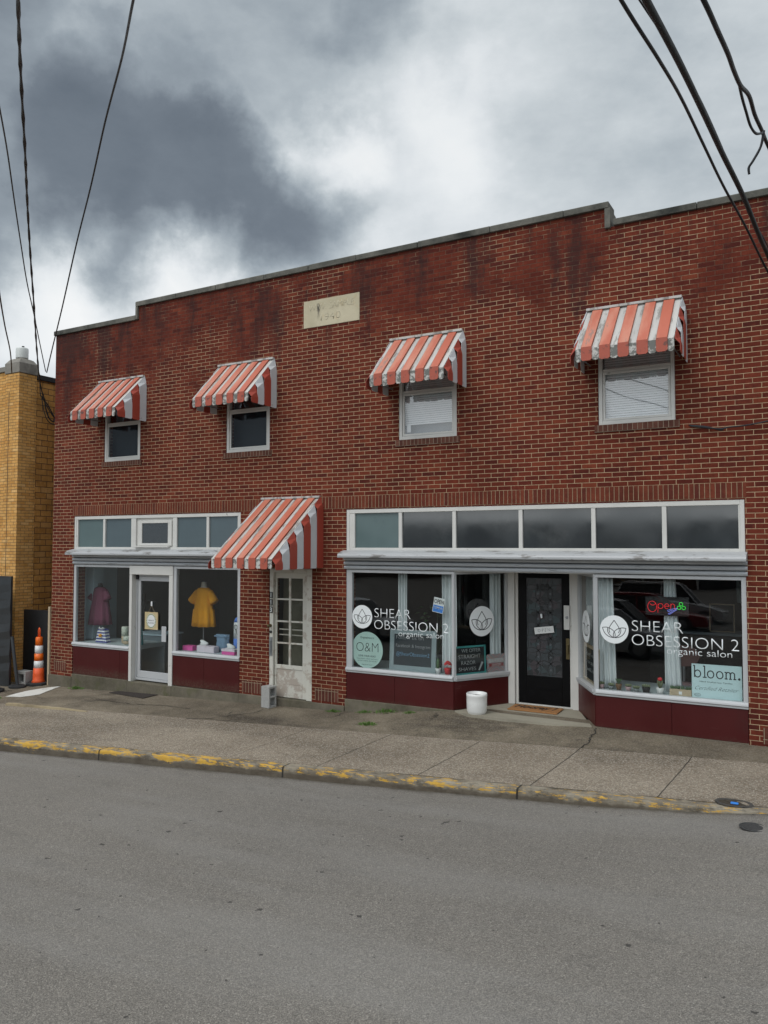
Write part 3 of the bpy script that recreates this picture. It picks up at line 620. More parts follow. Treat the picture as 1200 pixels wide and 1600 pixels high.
# left shop door with white surround
MB().box(-11.935, -11.865, -.012, .16, -2.714, -.602).box(-10.865, -10.765, -.012, .16, -2.714, -.602).box(-11.935, -10.765, -.014, .17, -.600, -.426).build('door_surround', M['wframe'], B, bevel=.006)
mb = MB(); frame(mb, -11.862, -10.868, -2.69, -.605, .035, .10, .16, wb=.045); frame(mb, -11.822, -10.908, -2.64, -.645, .07, .115, .15, wt=.085, wb=.13)
D = mb.build('door', M['alu'], B, bevel=.003)
MB().box(-11.752, -10.978, .13, .136, -2.51, -.73).build('pane', M['glass'], D)
MB().box(-11.12, -11.00, .06, .075, -1.90, -1.60).box(-11.10, -11.07, .075, .116, -1.86, -1.83).box(-11.10, -11.07, .075, .116, -1.67, -1.64).build('handle', M['alu'], D, bevel=.008)
MB().box(-11.84, -11.79, .07, .10, -.70, -.61).build('hinge', M['black'], D)

# ---- door with the house number, between the shops
mb = MB(); mb.box(-8.455, -8.375, .01, .14, -2.69, -.43); mb.box(-7.66, -7.545, .01, .14, -2.69, -.43); mb.box(-8.375, -7.66, .01, .14, -.50, -.43)
mb.build('door_surround', M['cream'], B, bevel=.005)
mb = MB(); xg = [-8.335, -8.075, -8.035, -7.775]; zg = [-2.12, -1.755, -1.725, -1.375, -1.345, -.985, -.955, -.60]
mb.box(-8.370, -8.335, .06, .10, -2.685, -.505); mb.box(-7.775, -7.665, .06, .10, -2.685, -.505); mb.box(-8.335, -7.775, .06, .10, -.60, -.505); mb.box(-8.335, -7.775, .06, .10, -2.19, -2.12)
mb.box(-8.075, -8.035, .064, .096, -2.12, -.60)
for a, b in ((-1.755,-1.725),(-1.375,-1.345),(-.985,-.955)): mb.box(-8.335, -8.075, .066, .094, a, b); mb.box(-8.035, -7.775, .066, .094, a, b)
D = mb.build('door', M['cream'], B, bevel=.004)
MB().box(-8.333, -7.777, .075, .09, -2.46, -2.192).box(-8.333, -7.777, .062, .09, -2.683, -2.462).build('lower_panel', M['peel'], D, bevel=.004)
MB().box(-8.333, -7.777, .083, .087, -2.12, -.60).build('pane', M['glass_door'], D)
MB().box(-8.32, -7.79, .12, .14, -1.515, -1.495).box(-8.32, -7.79, .12, .14, -1.61, -1.59).build('push_bar', M['wframe'], D)
MB().box(-8.37, -7.66, .30, .33, -2.7, -.45).build('hall_backing', plain('hall_dark', (.17,.17,.135), .9), D)
for k, (ch, z) in enumerate((('1',-.90),('1',-1.03),('3',-1.16))):
    p = MB().box(-8.444, -8.386, -.0, .012, z-.055, z+.055).build('number_plate', M['black'], B)
    text('number', ch, M['paper'], p, (-8.416,-.002,z-.040), XD, ZD, .080, align='CENTER', off=.03, ext=.0015)
MB().lathe(0, 0, [(.016,0),(.016,.03),(.03,.04),(.032,.055),(.02,.068),(.004,.07)], 14)
mb = MB(); mb.loft([[(-8.43+r*cos(2*pi*k/14), -.075+y, -1.44+r*sin(2*pi*k/14)) for k in range(14)] for r, y in [(.004,0),(.022,.003),(.03,.015),(.026,.03),(.012,.04),(.012,.07),(.028,.078),(.028,.085)]]); mb.build('door_knob', M['brass'], B, smooth=True)
mb = MB(); mb.loft([[(-8.42+r*cos(2*pi*k/14), y, -1.55+r*sin(2*pi*k/14)) for k in range(14)] for r, y in [(.02,-.008),(.024,-.004),(.024,.01)]]); mb.build('lock', M['black'], B)
MB().box(-8.45, -8.388, -.004, .011, -1.97, -1.64).box(-8.435, -8.405, -.022, -.004, -1.93, -1.70).build('pull_plate', M['steel'], B, bevel=.003)

# ---- salon shopfront
f = transom([(-6.69,-5.86),(-5.80,-4.91),(-4.85,-3.83),(-3.77,-2.75),(-2.69,-1.79),(-1.73,-.84)], -6.85, -.76, ['teal_pane']+['dark_pane']*5)
wC = shop_window(-6.85, -4.90, right=False, tilt=.02, wl=.11); wE = shop_window(-2.71, -.76, left=False, tilt=.036, wr=.06)
cA, cB = Vector((-4.885, .0)), Vector((-4.315, .90)); cC, cD = Vector((-2.725, .0)), Vector((-3.20, .90))
def return_window(P, Q):
    mb = MB(); sgn = 1 if (Q-P).x > 0 else -1     # interior lies to the left of P->Q on the left window, to the right on the other
    d = lambda a, b: (a, b) if sgn > 0 else (-b, -a)
    t = (Q-P).normalized(); a = lambda s: P+t*s; Ln = (Q-P).length; zs, zt = -2.04, -.425
    mb.obox(a(.0), a(.045), *d(.0, .06), zs-.08, zt); mb.obox(a(Ln-.05), a(Ln), *d(.0, .06), zs, zt)
    mb.obox(a(.045), a(Ln-.05), *d(.0, .06), zt-.045, zt); mb.obox(a(.03), a(Ln), *d(-.03, .08), zs-.05, zs); mb.obox(a(.03), a(Ln), *d(-.012, .08), zs-.082, zs-.05)
    f = mb.build('shop_window', M['alu'], B, bevel=.003)
    MB().obox(a(.045), a(Ln-.05), *d(.03, .036), zs, zt-.045).build('pane', M['glass'], f)
    MB().obox(a(.012), a(Ln), *d(.005, .05), -2.556, -2.124).build('kick_panel', M['maroon'], B)
    n = Vector((-t.y, t.x))*(-sgn)   # outward
    return f, t, n
wD, tD, nD = return_window(cA, cB); wF, tF, nF = return_window(cC, cD)
kick(-6.845, -4.893, -2.568, [-5.93]); kick(-2.717, -.765, -2.558, [-1.70])
MB().box(-4.325, -4.215, .885, .99, -2.556, -.425).box(-4.215, -4.17, .93, .99, -2.556, -.425).box(-3.33, -3.285, .93, .99, -2.556, -.425).box(-3.285, -3.19, .885, .99, -2.556, -.425).box(-4.17, -3.33, .93, 1.02, -2.556, -2.535).build('door_surround', M['wframe'], B, bevel=.006)
MB().add([(-4.885,.02,-.425),(-2.725,.02,-.425),(-3.18,.99,-.425),(-4.33,.99,-.425),(-4.885,.02,-.40),(-2.725,.02,-.40),(-3.18,.99,-.40),(-4.33,.99,-.40)], [(0,3,2,1),(4,5,6,7),(0,1,5,4),(1,2,6,5),(2,3,7,6),(3,0,4,7)]).build('soffit', M['wframe'], B)
mb = MB(); frame(mb, -4.168, -3.332, -2.53, -.43, .13, .95, .99, wt=.11, wb=.44); D = mb.build('door', M['blackpaint'], B, bevel=.004)
mb = MB(); mb.box(-4.04, -3.46, .944, .95, -2.30, -2.29); mb.build('door_trim', M['blackpaint'], D)
mleaded, t_, b_ = nodes('leaded_film'); g_ = G(t_); o_ = g_.obj(); vv = g_.n('ShaderNodeTexVoronoi', {'Vector': o_, 'Scale': 9.0})
g_.set(b_.inputs['Base Color'], g_.ramp(g_.n('ShaderNodeSeparateColor', {0: vv.outputs['Color']}).outputs[0], [(0,(.025,.028,.030)),(.5,(.05,.06,.066)),(.8,(.06,.050,.056)),(1,(.04,.075,.08))])); b_.inputs['Roughness'].default_value = .25
pane = MB().box(-4.037, -3.463, .965, .972, -2.088, -.542).build('pane', mleaded, D)
mb = MB(); p = .20; FR = (Vector((0,.9645,0)), XD, ZD); mbd = MB()
for i in range(-1, 5):
    for j in range(-1, 10):
        cx, cz = -4.037+.09+i*p, -2.088+.1+j*p
        run = []
        for q in arc(cx, cz, p*.7071, 0, 360, 40)+[None]:
            if q and -4.035 < q[0] < -3.465 and -2.085 < q[1] < -.545: run.append(q)
            else:
                if len(run) > 1: mb.ribbon(run, .009, FR, .0008)
                run = []
        dx, dz = cx+p/2, cz
        if -4.0 < dx < -3.5 and -2.05 < dz < -.6: mbd.add([(dx-.022,.9642,dz),(dx,.9642,dz-.022),(dx+.022,.9642,dz),(dx,.9642,dz+.022)], [(0,1,2,3)])
mb.build('leading', M['black'], D); mbd.build('glass_lozenge', plain('pale_lozenge', (.07,.08,.09), .3), D)
text('door_number', '109', M['black'], D, (-3.86,.962,-.74), XD, ZD, .11, w=.2)
for k, (s, z) in enumerate((('HOURS',-.90),('Mon Closed',-.96),('Tues - Fri',-1.01),('9 to 6',-1.06),('Sat 9 to 2',-1.11))): text('door_hours', s, M['black'], D, (-3.75,.962,z), XD, ZD, .024, align='CENTER')
MB().box(-3.392, -3.334, .925, .95, -1.79, -1.47).box(-3.375, -3.35, .88, .925, -1.70, -1.56).build('handle', M['brass'], D, bevel=.004)
MB().box(-3.415, -3.325, .900, .928, -1.33, -.955).build('lock_plate', M['wframe'], D, bevel=.004); mb = MB(); mb.loft([[(-3.365+r*cos(2*pi*k/14), y, -1.14+r*sin(2*pi*k/14)) for k in range(14)] for r, y in [(.018,.885),(.022,.89),(.022,.905)]]); mb.build('lock', M['steel'], D)

# ---- interiors
MB().box(-13.98, -13.94, .32, 5, -2.7, 0).box(-8.9, -8.86, .32, 5, -2.7, 0).box(-13.94, -8.9, 4.96, 5, -2.7, 0).build('interior_wall', M['wallgrey'], B)
MB().box(-13.94, -8.9, .31, 4.96, -.02, .02).build('interior_ceiling', M['wallgrey'], B)
MB().box(-13.94, -8.9, .31, 4.96, -2.76, -2.70).box(-6.98, -.5, .31, 5.96, -2.66, -2.60).build('interior_floor', M['floorin'], B)
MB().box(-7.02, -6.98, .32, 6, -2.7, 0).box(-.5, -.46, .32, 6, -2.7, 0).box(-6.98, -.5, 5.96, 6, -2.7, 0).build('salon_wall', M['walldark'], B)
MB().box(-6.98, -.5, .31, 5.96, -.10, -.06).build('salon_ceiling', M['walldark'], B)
MB().box(-13.58, -11.95, .09, 1.0, -2.13, -2.05).box(-10.75, -9.15, .09, 1.0, -2.13, -2.05).box(-13.6, -11.95, .97, 1.0, -2.7, -2.13).box(-10.75, -9.15, .97, 1.0, -2.7, -2.13).build('display_deck', M['deck'], B)
MB().prism([(-6.83,.09),(-4.93,.09),(-4.36,.98),(-6.83,.98)], -2.13, -2.05).prism([(-2.68,.09),(-.78,.09),(-.78,.98),(-3.14,.98)], -2.13, -2.05).build('display_deck', M['deck'], B)
MB().box(-13.86, -13.62, .55, .80, -2.05, -.30).box(-13.93,-13.86,.32,1.4,-2.7,-.02).build('interior_column', M['wallblue'], B)
MB().box(-13.93, -13.5, .34, .37, -.47, -.02).box(-12.2, -11.0, .34, .37, -.30, -.02).build('header', M['wallgrey'], B)

# ---- lettering on the salon glass
def logo(parent, C, X, Y, r):
    C, X, Y = Vector(C), Vector(X).normalized(), Vector(Y).normalized(); Z = X.cross(Y); n = 40
    mb = MB(); a = [C+X*r*cos(2*pi*k/n)+Y*r*sin(2*pi*k/n) for k in range(n)]; mb.add(a+[p+Z*.001 for p in a], [tuple(range(n,2*n))]+[(i,(i+1)%n,n+(i+1)%n,n+i) for i in range(n)])
    mb.build('round_logo', M['white'], parent)
    FR = (C+Z*.0015, X*r, Y*r); w = .048; mb = MB()
    def rib(pts): mb.ribbon([(x, y) for x, y in pts], w, (FR[0], X*r, Y*r), .001/r/r if False else .0012)
    for s in (1, -1):
        rib(bez((0,.66), (s*.16,.40), (s*.34,.22), (s*.36,.0))); 
        rib(bez((s*.36,.0), (s*.36,-.1), (s*.34,-.16), (s*.30,-.24)))
        rib(bez((-s*.44,.12), (-s*.02,.0), (s*.16,-.30), (s*.02,-.58)))
        rib(bez((s*.44,.12), (s*.52,-.15), (s*.42,-.42), (s*.02,-.58)))
        rib(bez((s*.44,.12), (s*.55,.16), (s*.70,.13), (s*.82,.12)))
        rib(bez((s*.82,.12), (s*.76,-.22), (s*.55,-.58), (s*.02,-.58)))
    mb.build('logo_petals', M['ink'], parent)
def salon_sign(parent, y, x0, w2, zt, k):
    Y0 = y
    text('lettering', 'SHEAR', M['white'], parent, (x0, Y0, zt-.165*k), XD, ZD, .155*k, w=.665*k, off=-.016)
    text('lettering', 'OBSESSION 2', M['white'], parent, (x0-.005, Y0, zt-.355*k), XD, ZD, .155*k, w=w2, off=-.016)
    text('lettering', 'organic salon', M['white'], parent, (x0+w2*.335, Y0, zt-.445*k), XD, ZD, .092*k, w=w2*.60, off=-.010)
salon_sign(wC, .024, -6.315, 1.335, -1.035, 1.0)
logo(wC, (-6.55, .024, -1.20), XD, ZD, .192)
salon_sign(wE, .012, -2.205, 1.35, -1.035, 1.0)
logo(wE, (-2.447, .012, -1.19), XD, ZD, .196)
def on_ret(P, t, n, s, z, off=.004): q = P+t*s+n*off; return (q.x, q.y, z)
offD = -.025; logo(wD, on_ret(cA, tD, nD, .55, -1.22, .002-.027), Vector((tD.x,tD.y,0)), ZD, .238)
logo(wF, on_ret(cC, tF, nF, .57, -1.22, .002-.027), Vector((-tF.x,-tF.y,0)), ZD, .238)

# ------------------------------------------------------------------ awnings
def awning(name, label, x0, w, zt, pr, zf, zb, side_first='w', nside=4):
    a = thing('striped_awning', label, 'awning', (x0, 0, zf), 'striped metal awnings'); n = 11; sw = w/n; th = .008
    sl = Vector((-pr, zf-zt)).normalized(); nr = Vector((sl.y, -sl.x))     # outward normal in (y,z)
    if nr.y < 0: nr = -nr
    random.seed(int(x0*10)+99)
    ww = [.65]+[1.3, .8]*4+[1.3, .65]; cum = [sum(ww[:k]) for k in range(12)]
    for i in range(n):
        red = i % 2 == 1; u0, u1 = x0+cum[i]*sw, x0+cum[i+1]*sw; o = .024 if red else .0
        if red: u0 += .004; u1 -= .004
        else: u0 -= .006; u1 += .006
        if i == 0: u0 = x0
        if i == n-1: u1 = x0+w
        A = Vector((-.004, zt-.03))+nr*o; Bf = Vector((-pr, zf))+nr*o; yl = -pr-o
        mb = MB().mat(0)
        mb.add([(u0,A.x,A.y),(u1,A.x,A.y),(u1,Bf.x,Bf.y),(u0,Bf.x,Bf.y),(u0,A.x-nr.x*th,A.y-nr.y*th),(u1,A.x-nr.x*th,A.y-nr.y*th),(u1,Bf.x-nr.x*th,Bf.y-nr.y*th),(u0,Bf.x-nr.x*th,Bf.y-nr.y*th)],
               [(0,1,2,3),(7,6,5,4),(0,4,5,1),(1,5,6,2),(2,6,7,3),(3,7,4,0)])
        if red:   # folded flanges down to the white strips
            for u in (u0, u1-.004): mb.add([(u,A.x,A.y),(u+.004,A.x,A.y),(u+.004,Bf.x,Bf.y),(u,Bf.x,Bf.y),(u,A.x-nr.x*.024,A.y-nr.y*.024),(u+.004,A.x-nr.x*.024,A.y-nr.y*.024),(u+.004,Bf.x-nr.x*.024,Bf.y-nr.y*.024),(u,Bf.x-nr.x*.024,Bf.y-nr.y*.024)], [(0,1,2,3),(7,6,5,4),(1,5,6,2),(3,7,4,0)])
        mb.mat(1); zz = zb+random.uniform(-.008, .004); c = .022
        yf, yb = Bf.x, Bf.x+.012
        prof = [(u0, Bf.y), (u0, zz+c), (u0+c, zz), (u1-c, zz), (u1, zz+c), (u1, Bf.y)]
        mb.exty(prof, yf, yb)
        if red:
            for u in (u0, u1-.004): mb.box(u, u+.004, yf+.012, yf+.034, zz+c, Bf.y-.01)
        mb.build('slat', [M['aw_red'], M['aw_redlip']] if red else [M['aw_white'], M['aw_lip']], a)
    MB().box(x0-.012, x0+w+.012, -.055, -.002, zt-.035, zt).build('top_bar', M['aw_white'], a, bevel=.003)
    # side slats, kinked inwards at the top to meet the roof edge
    zr_ = lambda y: zt+(zf-zt)*(-y/pr)-.012
    sd = pr/nside
    for sgn, xe in ((1, x0+w), (-1, x0)):
        for k in range(nside):
            ya, yb = -k*sd, -(k+1)*sd; red = (k % 2 == 1) if side_first == 'w' else (k % 2 == 0)
            o = .075 if red else .066; ya -= 0 if k == 0 else -.004; yb += 0 if not red else .004
            xo = xe+sgn*o; zlow = zr_(yb)-.07; zk = max(zlow, zb+.05); z0_ = zb-.02
            if k == nside-1: zk = min(zk, zr_(yb))
            mb = MB(); c = .02; xt = xo-sgn*.006
            pr_ = [(ya, zk), (ya, z0_+c), (ya-c, z0_), (yb+c, z0_), (yb, z0_+c), (yb, zk)]
            mb.add([(xo, y, z) for y, z in pr_]+[(xt, y, z) for y, z in pr_], [tuple(range(6)), tuple(reversed(range(6, 12)))]+[(i, 6+i, 6+(i+1)%6, (i+1)%6) for i in range(6)])
            za, zb2 = zr_(ya), zr_(yb)
            km = zk+max(.0, (za-zk)*.45)
            q = [(xo, ya, zk), (xo, yb, zk), (xe+sgn*.012, yb, max(zb2, zk+.001)), (xe+sgn*.012, ya, za), (xe+sgn*.052, ya, km)]
            mb.add([(x, y, z) for x, y, z in q]+[(x-sgn*.006, y, z-.002) for x, y, z in q], [(0,1,2,3,4), (9,8,7,6,5)]+[(i, 5+i, 5+(i+1)%5, (i+1)%5) for i in range(5)])
            mb.build('side_slat', M['aw_redside'] if red else M['aw_whiteside'], a)
    mb = MB(); mb.tube([(x0+.03,-.01,zb+.08),(x0+.03,-pr+.03,zb+.08),(x0+w-.03,-pr+.03,zb+.08),(x0+w-.03,-.01,zb+.08)], .011, 6)
    mb.build('support_frame', M['steel'], a)
    return a
awning('a', 'striped window awning over the leftmost dark upper window of the red wall', -12.865, 1.26, 3.375, .735, 2.625, 2.46)
awning('a', 'striped window awning over the second dark upper window from the left', -9.645, 1.26, 3.35, .72, 2.605, 2.445)
awning('a', 'striped awning over the upper window just right of the name stone', -5.98, 1.26, 3.362, .715, 2.625, 2.45)
awning('a', 'weathered striped awning over the rightmost upper window, black mildew along its left slats', -2.76, 1.268, 3.378, .70, 2.64, 2.47)
awning('a', 'large steep striped awning reaching down over the cream number 113 door', -8.61, 1.228, .832, 1.345, -.235, -.385, 'r', 7)

# ------------------------------------------------------------------ neighbour: yellow brick building
Y_ = thing('yellow_building', 'yellow brick building at the left edge with a concrete-capped corner pier', 'building', (-15.5, 0, -3))
MB().box(-15.98, -15.5, .0, .445, -3.3, 3.868).build('corner_pier', [M['yellow']], Y_)
MB().box(-15.86, -15.845, -.003, .02, -3.0, 3.45).build('pier_dark_line', M['black'], Y_)  # thin black strip on the pier face, drawn as its dark vertical line
MB().box(-24, -15.985, .05, .35, -3.3, 3.93).build('front_wall', M['yellow'], Y_)
MB().box(-15.80, -15.515, .446, 10, -3.3, 3.78).build('side_wall', M['yellow_tile'], Y_)
MB().box(-24, -15.985, .0, .4, 3.932, 4.05).build('front_coping', M['cap'], Y_, bevel=.01)
MB().box(-15.84, -15.47, .447, 10, 3.782, 3.90).build('side_coping', M['black'], Y_, bevel=.008)
mb = MB(); a_, b_2 = (-16.0,-15.48), (-.02,.465)
mb.loft([[(a_[0],b_2[0],3.87),(a_[1],b_2[0],3.87),(a_[1],b_2[1],3.87),(a_[0],b_2[1],3.87)], [(a_[0],b_2[0],4.10),(a_[1],b_2[0],4.10),(a_[1],b_2[1],4.10),(a_[0],b_2[1],4.10)], [(a_[0]+.07,b_2[0]+.07,4.20),(a_[1]-.07,b_2[0]+.07,4.20),(a_[1]-.07,b_2[1]-.07,4.20),(a_[0]+.07,b_2[1]-.07,4.20)], [(a_[0]+.12,b_2[0]+.12,4.225),(a_[1]-.12,b_2[0]+.12,4.225),(a_[1]-.12,b_2[1]-.12,4.225),(a_[0]+.12,b_2[1]-.12,4.225)]])
mb.build('pier_cap', M['cap'], Y_, bevel=.008)
l = thing('pier_lamp', 'white drum-shaped lamp on the concrete cap of the yellow corner pier', 'lamp', (-15.73, .22, 4.225))
MB().lathe(-15.73, .22, [(.13,4.24),(.135,4.26),(.136,4.45),(.132,4.475),(.12,4.485),(.01,4.487)], 24).build('lamp_shade', M['opal'], l, smooth=True)
MB().lathe(-15.73, .22, [(.09,4.222),(.09,4.24)], 20).build('lamp_base', M['steel'], l)
MB().box(-15.75,-15.69,.20,.24,4.487,4.51).box(-15.72,-15.68,.20,.24,4.50,4.53).build('finial', M['black'], l)
tag(MB().box(-15.48, -14.285, .21, .25, -3.08, -1.455).build('alley_gate', M['black'], bevel=.003), 'flat black gate closing the narrow alley between the yellow and red buildings', 'gate')
tag(MB().box(-14.345, -14.288, -.03, .02, -3.04, -1.34).build('wooden_post', M['tanwood'], bevel=.004), 'thin pale wooden board standing against the lower left corner of the red brick building', 'post')
mb = MB(); zs_ = [-3.05+i*.17 for i in range(15)]; random.seed(9)
rings = []
for z in zs_:
    z = min(z, -.69); d = random.uniform(-.012, .012); rings.append([(-17.6, -.40+d, z), (-16.3, -.41-d, z), (-15.085, -.40+d, z), (-15.085, -.35, z), (-17.6, -.35, z)])
tag(MB().loft(rings).build('wrapped_hoarding', M['tarp'], bevel=.004), 'tall black plastic-wrapped panel standing before the yellow brick pier at the left edge', 'hoarding')
mb = MB().box(-15.42, -15.05, -.12, .08, -3.06, -2.80); tb = mb
blk2 = thing('concrete_block', 'whitish hollow block lying behind the leaning dark post by the black gate', 'block', (-15.05, -.05, -3.03))
mb = MB(); mb.box(-.16,-.10,-.1,.1,0,.28); mb.box(.10,.16,-.1,.1,0,.28); mb.box(-.10,.10,-.1,.1,.22,.28); mb.box(-.10,.10,-.1,.1,0,.05); mb.build('block_body', M['block'], blk2, bevel=.006, local=True)

# cones
def cone(loc, label):
    c = thing('traffic_cone', label, 'traffic cone', loc, 'tall orange traffic cones')
    n = 8; rr = [[(r*cos(2*pi*(k+.5)/n), r*sin(2*pi*(k+.5)/n), z) for k in range(n)] for r, z in [(.25,0),(.25,.045),(.235,.06),(.12,.065)]]
    MB().loft(rr).build('base', M['rubber'], c, bevel=.006, local=True)
    z = [(.150,.055),(.118,.10),(.113,.22),(.106,.36)]
    MB().lathe(0, 0, z, 28).build('body', M['orange'], c, smooth=True, local=True)
    MB().lathe(0, 0, [(.099,.36),(.094,.515)], 28).build('reflective_band', M['reflect'], c, smooth=True, local=True)
    MB().lathe(0, 0, [(.094,.516),(.088,.67)], 28).build('body_band', M['orange2'], c, smooth=True, local=True)
    MB().lathe(0, 0, [(.086,.671),(.081,.84)], 28).build('reflective_band', M['reflect'], c, smooth=True, local=True)
    MB().lathe(0, 0, [(.078,.841),(.070,1.01),(.060,1.02),(.045,1.024)], 28).build('body_band', M['orange2'], c, smooth=True, local=True)
    pts = [(-.022,0,1.02),(-.024,0,1.15),(-.018,0,1.19),(0,0,1.21),(.018,0,1.19),(.024,0,1.15),(.022,0,1.02)]; MB().tube(pts, .014, 8).build('handle', M['orange'], c, smooth=True, local=True)
    return c
cone((-14.63, -.02, -3.02), 'full orange traffic cone with two white bands before the black alley gate')
cone((-14.86, -.95, -3.05), 'orange traffic cone cut off by the left edge of the photo')
p = thing('leaning_post', 'dark thin post leaning in a black rubber foot between the hoarding and the gate', 'post', (-14.80, -.4, -3.035))
MB().loft([[(r*cos(2*pi*k/20)*1.25, r*sin(2*pi*k/20), z) for k in range(20)] for r, z in [(.16,0),(.16,.03),(.14,.05),(.05,.06)]]).build('foot', M['rubber'], p, local=True)
MB().tube([(0,0,.04),(-.21,0,1.06)], .034, 10).build('pole', plain('dark_grey_plastic', (.035,.04,.045), .5), p, local=True)

# ------------------------------------------------------------------ things on the pavement
c = thing('cinder_block', 'grey hollow concrete block standing on end by the cream 113 door', 'block', (-8.33, -.16, gz(-8.33, -.25)+.003))
mb = MB(); w2, d2, h2 = .098, .09, .365
mb.box(-w2,w2,-d2,-d2+.03,0,h2); mb.box(-w2,w2,d2-.03,d2,0,h2); 
for z0_, z1_ in ((0,.035),(.17,.20),(.33,.365)): mb.box(-w2, w2, -d2+.03, d2-.03, z0_, z1_)
mb.build('block_body', M['block'], c, bevel=.005, local=True); c.rotation_euler = (0, 0, radians(-8))
# white planter pot
c = thing('planter_pot', 'round white ceramic pot of soil standing by the salon entrance', 'planter', (-4.50, -.02, -2.575))
MB().lathe(0, 0, [(.118,.0),(.132,.006),(.137,.03),(.141,.035),(.152,.06),(.155,.19),(.156,.275),(.158,.28),(.158,.315),(.150,.32),(.143,.315),(.141,.25),(.02,.245)], 40).build('pot', M['ceramic'], c, smooth=True, local=True)
MB().lathe(0, 0, [(.140,.20),(.140,.272),(.08,.283),(.01,.28)], 24).build('soil', M['soil'], c, local=True)
# coir mat
c = thing('door_mat', 'brown coir doormat reading Hooray on the salon step', 'doormat', (-3.79, .66, -2.552))
mb = MB().box(-.385, .385, -.20, .20, .0, .018); mb.build('mat_body', M['jute'], c, bevel=.004, local=True); c.rotation_euler = (0, 0, radians(1))
c.location.y = .62
text('mat_lettering', 'Hooray !', M['ink'], c, (-.33, -.03, .0195), (1,0,0), (0,1,0), .19, w=.64, off=.02, shear=.25, local=True)
mb = flat([(-12.25,-.20),(-11.13,-.38),(-11.10,.03),(-12.13,.13)], .014, '', None, .01); tag(mb.build('floor_mat', M['matdark']), 'flat dark brown mat on the pavement before the left shop door', 'doormat')
# broken meter box in the kerb
c = thing('meter_box', 'broken oval utility box with a blue cap sunk at the right end of the kerb', 'utility cover', (-.76, -2.235, gz(-.76,-2.235)+.004))
random.seed(2); n = 26; ring = lambda a, b, z, j: [((a+random.uniform(-j, j))*cos(2*pi*k/n), (b+random.uniform(-j, j))*sin(2*pi*k/n), z) for k in range(n)]
MB().loft([ring(.185,.125,.001,.008), ring(.18,.12,.012,.012), ring(.155,.10,.010,.012), ring(.15,.095,.003,.01)], caps=False).build('rim', plain('broken_rim', (.05,.045,.04), .9, var=.4, sc=40), c, local=True)
MB().loft([ring(.16,.10,.0,0), ring(.16,.10,.003,0)]).build('hole_dark_disc', plain('hole_dark_debris', (.05,.038,.025), .95, var=.9, sc=60, dirt=(.13,.10,.06), dirt_amt=.8, bump=1), c, local=True)  # dark debris-coloured disc on the surface stands in for the hole's shaded inside
MB().box(-.03,.045,-.055,-.005,.004,.02).build('blue_cap', M['blue'], c, bevel=.008, local=True)
c = thing('valve_cover', 'small round iron cover set in the road below the right end of the kerb', 'utility cover', (-.545, -2.83, zr(-.545,-2.83)+.003))
rr = lambda r, z: [(r*cos(2*pi*k/28), r*sin(2*pi*k/28), z) for k in range(28)]
MB().loft([rr(.125,0), rr(.125,.006), rr(.112,.006), rr(.11,.002), rr(.09,.002), rr(.088,.006), rr(.05,.006), rr(.048,.003), rr(.01,.003)]).build('lid', M['iron'], c, local=True)
# weeds
def weed(x, y, s, label, nb=22):
    random.seed(int(x*100)); mb = MB()
    for k in range(nb*5):
        a = random.uniform(0, 2*pi); r = .10*s*random.random()**.8; px, py = x+r*cos(a)*1.9, y+r*sin(a)*.8; z = gz(px, py)+.005; h = random.uniform(.01, .06)*s*(1.2-r/(.11*s)); w = random.uniform(.003, .007)*s; lx, ly = random.uniform(-.05, .05)*s, random.uniform(-.05, .05)*s
        px1, py1 = px+lx*.5, py+ly*.5; ca, sa = cos(a)*w, sin(a)*w
        mb.add([(px-ca*.4,py-sa*.4,z-.005),(px+ca*.4,py+sa*.4,z-.005),(px1+ca,py1+sa,z+h*.6),(px+lx,py+ly,z+h),(px1-ca,py1-sa,z+h*.6)], [(0,1,2,3,4)])
    o = tag(mb.build('weed', M['weed']), label, 'weed', 'small weeds along the foot of the wall'); sm = o.modifiers.new('t', 'SOLIDIFY'); sm.thickness = .001
weed(-6.05, -.07, 1.2, 'tallest weed tuft growing below the salon left window panel')
weed(-6.45, -.09, .8, 'small weed tuft left of the tallest one below the salon window panel')
weed(-5.60, -.10, .6, 'tiny weed tuft right of the tallest one below the salon window panel')
weed(-6.0, -.72, .9, 'flat bright weed patch in the pavement out from the salon left window', 34)
weed(-7.05, -.09, .8, 'weed tuft at the foot of the brick pier right of the 113 door')
weed(-13.35, -.09, 1.1, 'mossy weed tuft at the foundation under the left shop window', 30)
weed(-14.15, -1.35, 1.0, 'weed tuft at the left edge near the end of the white paint', 26)

# pavement cracks as thin dark seams
mb = MB(); random.seed(21)
for pts in ([(-9.11,-1.35),(-8.85,-1.28),(-8.69,-1.10),(-8.51,-.88),(-8.3,-.6),(-8.28,-.3)], [(-2.70,-.87),(-2.66,-.64),(-2.69,-.46),(-2.66,-.2),(-2.72,-.06)], [(-11.9,-.75),(-11.0,-.80),(-10.2,-.70),(-9.4,-.78)]):
    pp = []
    for (a, b), (c_, d_) in zip(pts, pts[1:]):
        for k in range(5): t = k/5; pp.append((a+(c_-a)*t+random.uniform(-.02, .02), b+(d_-b)*t+random.uniform(-.015, .015)))
    for (a, b), (c_, d_) in zip(pp, pp[1:]):
        w = random.uniform(.004, .011); l_ = sqrt((c_-a)**2+(d_-b)**2); nx, ny = -(d_-b)/l_*w, (c_-a)/l_*w
        q = [(a-nx,b-ny),(c_-nx,d_-ny),(c_+nx,d_+ny),(a+nx,b+ny)]; mb.add([(x, y, gz(x, y)+.006) for x, y in q], [(0,1,2,3)])
struct(mb, 'pavement_cracks', plain('crack_dirt', (.02,.018,.014), .95))
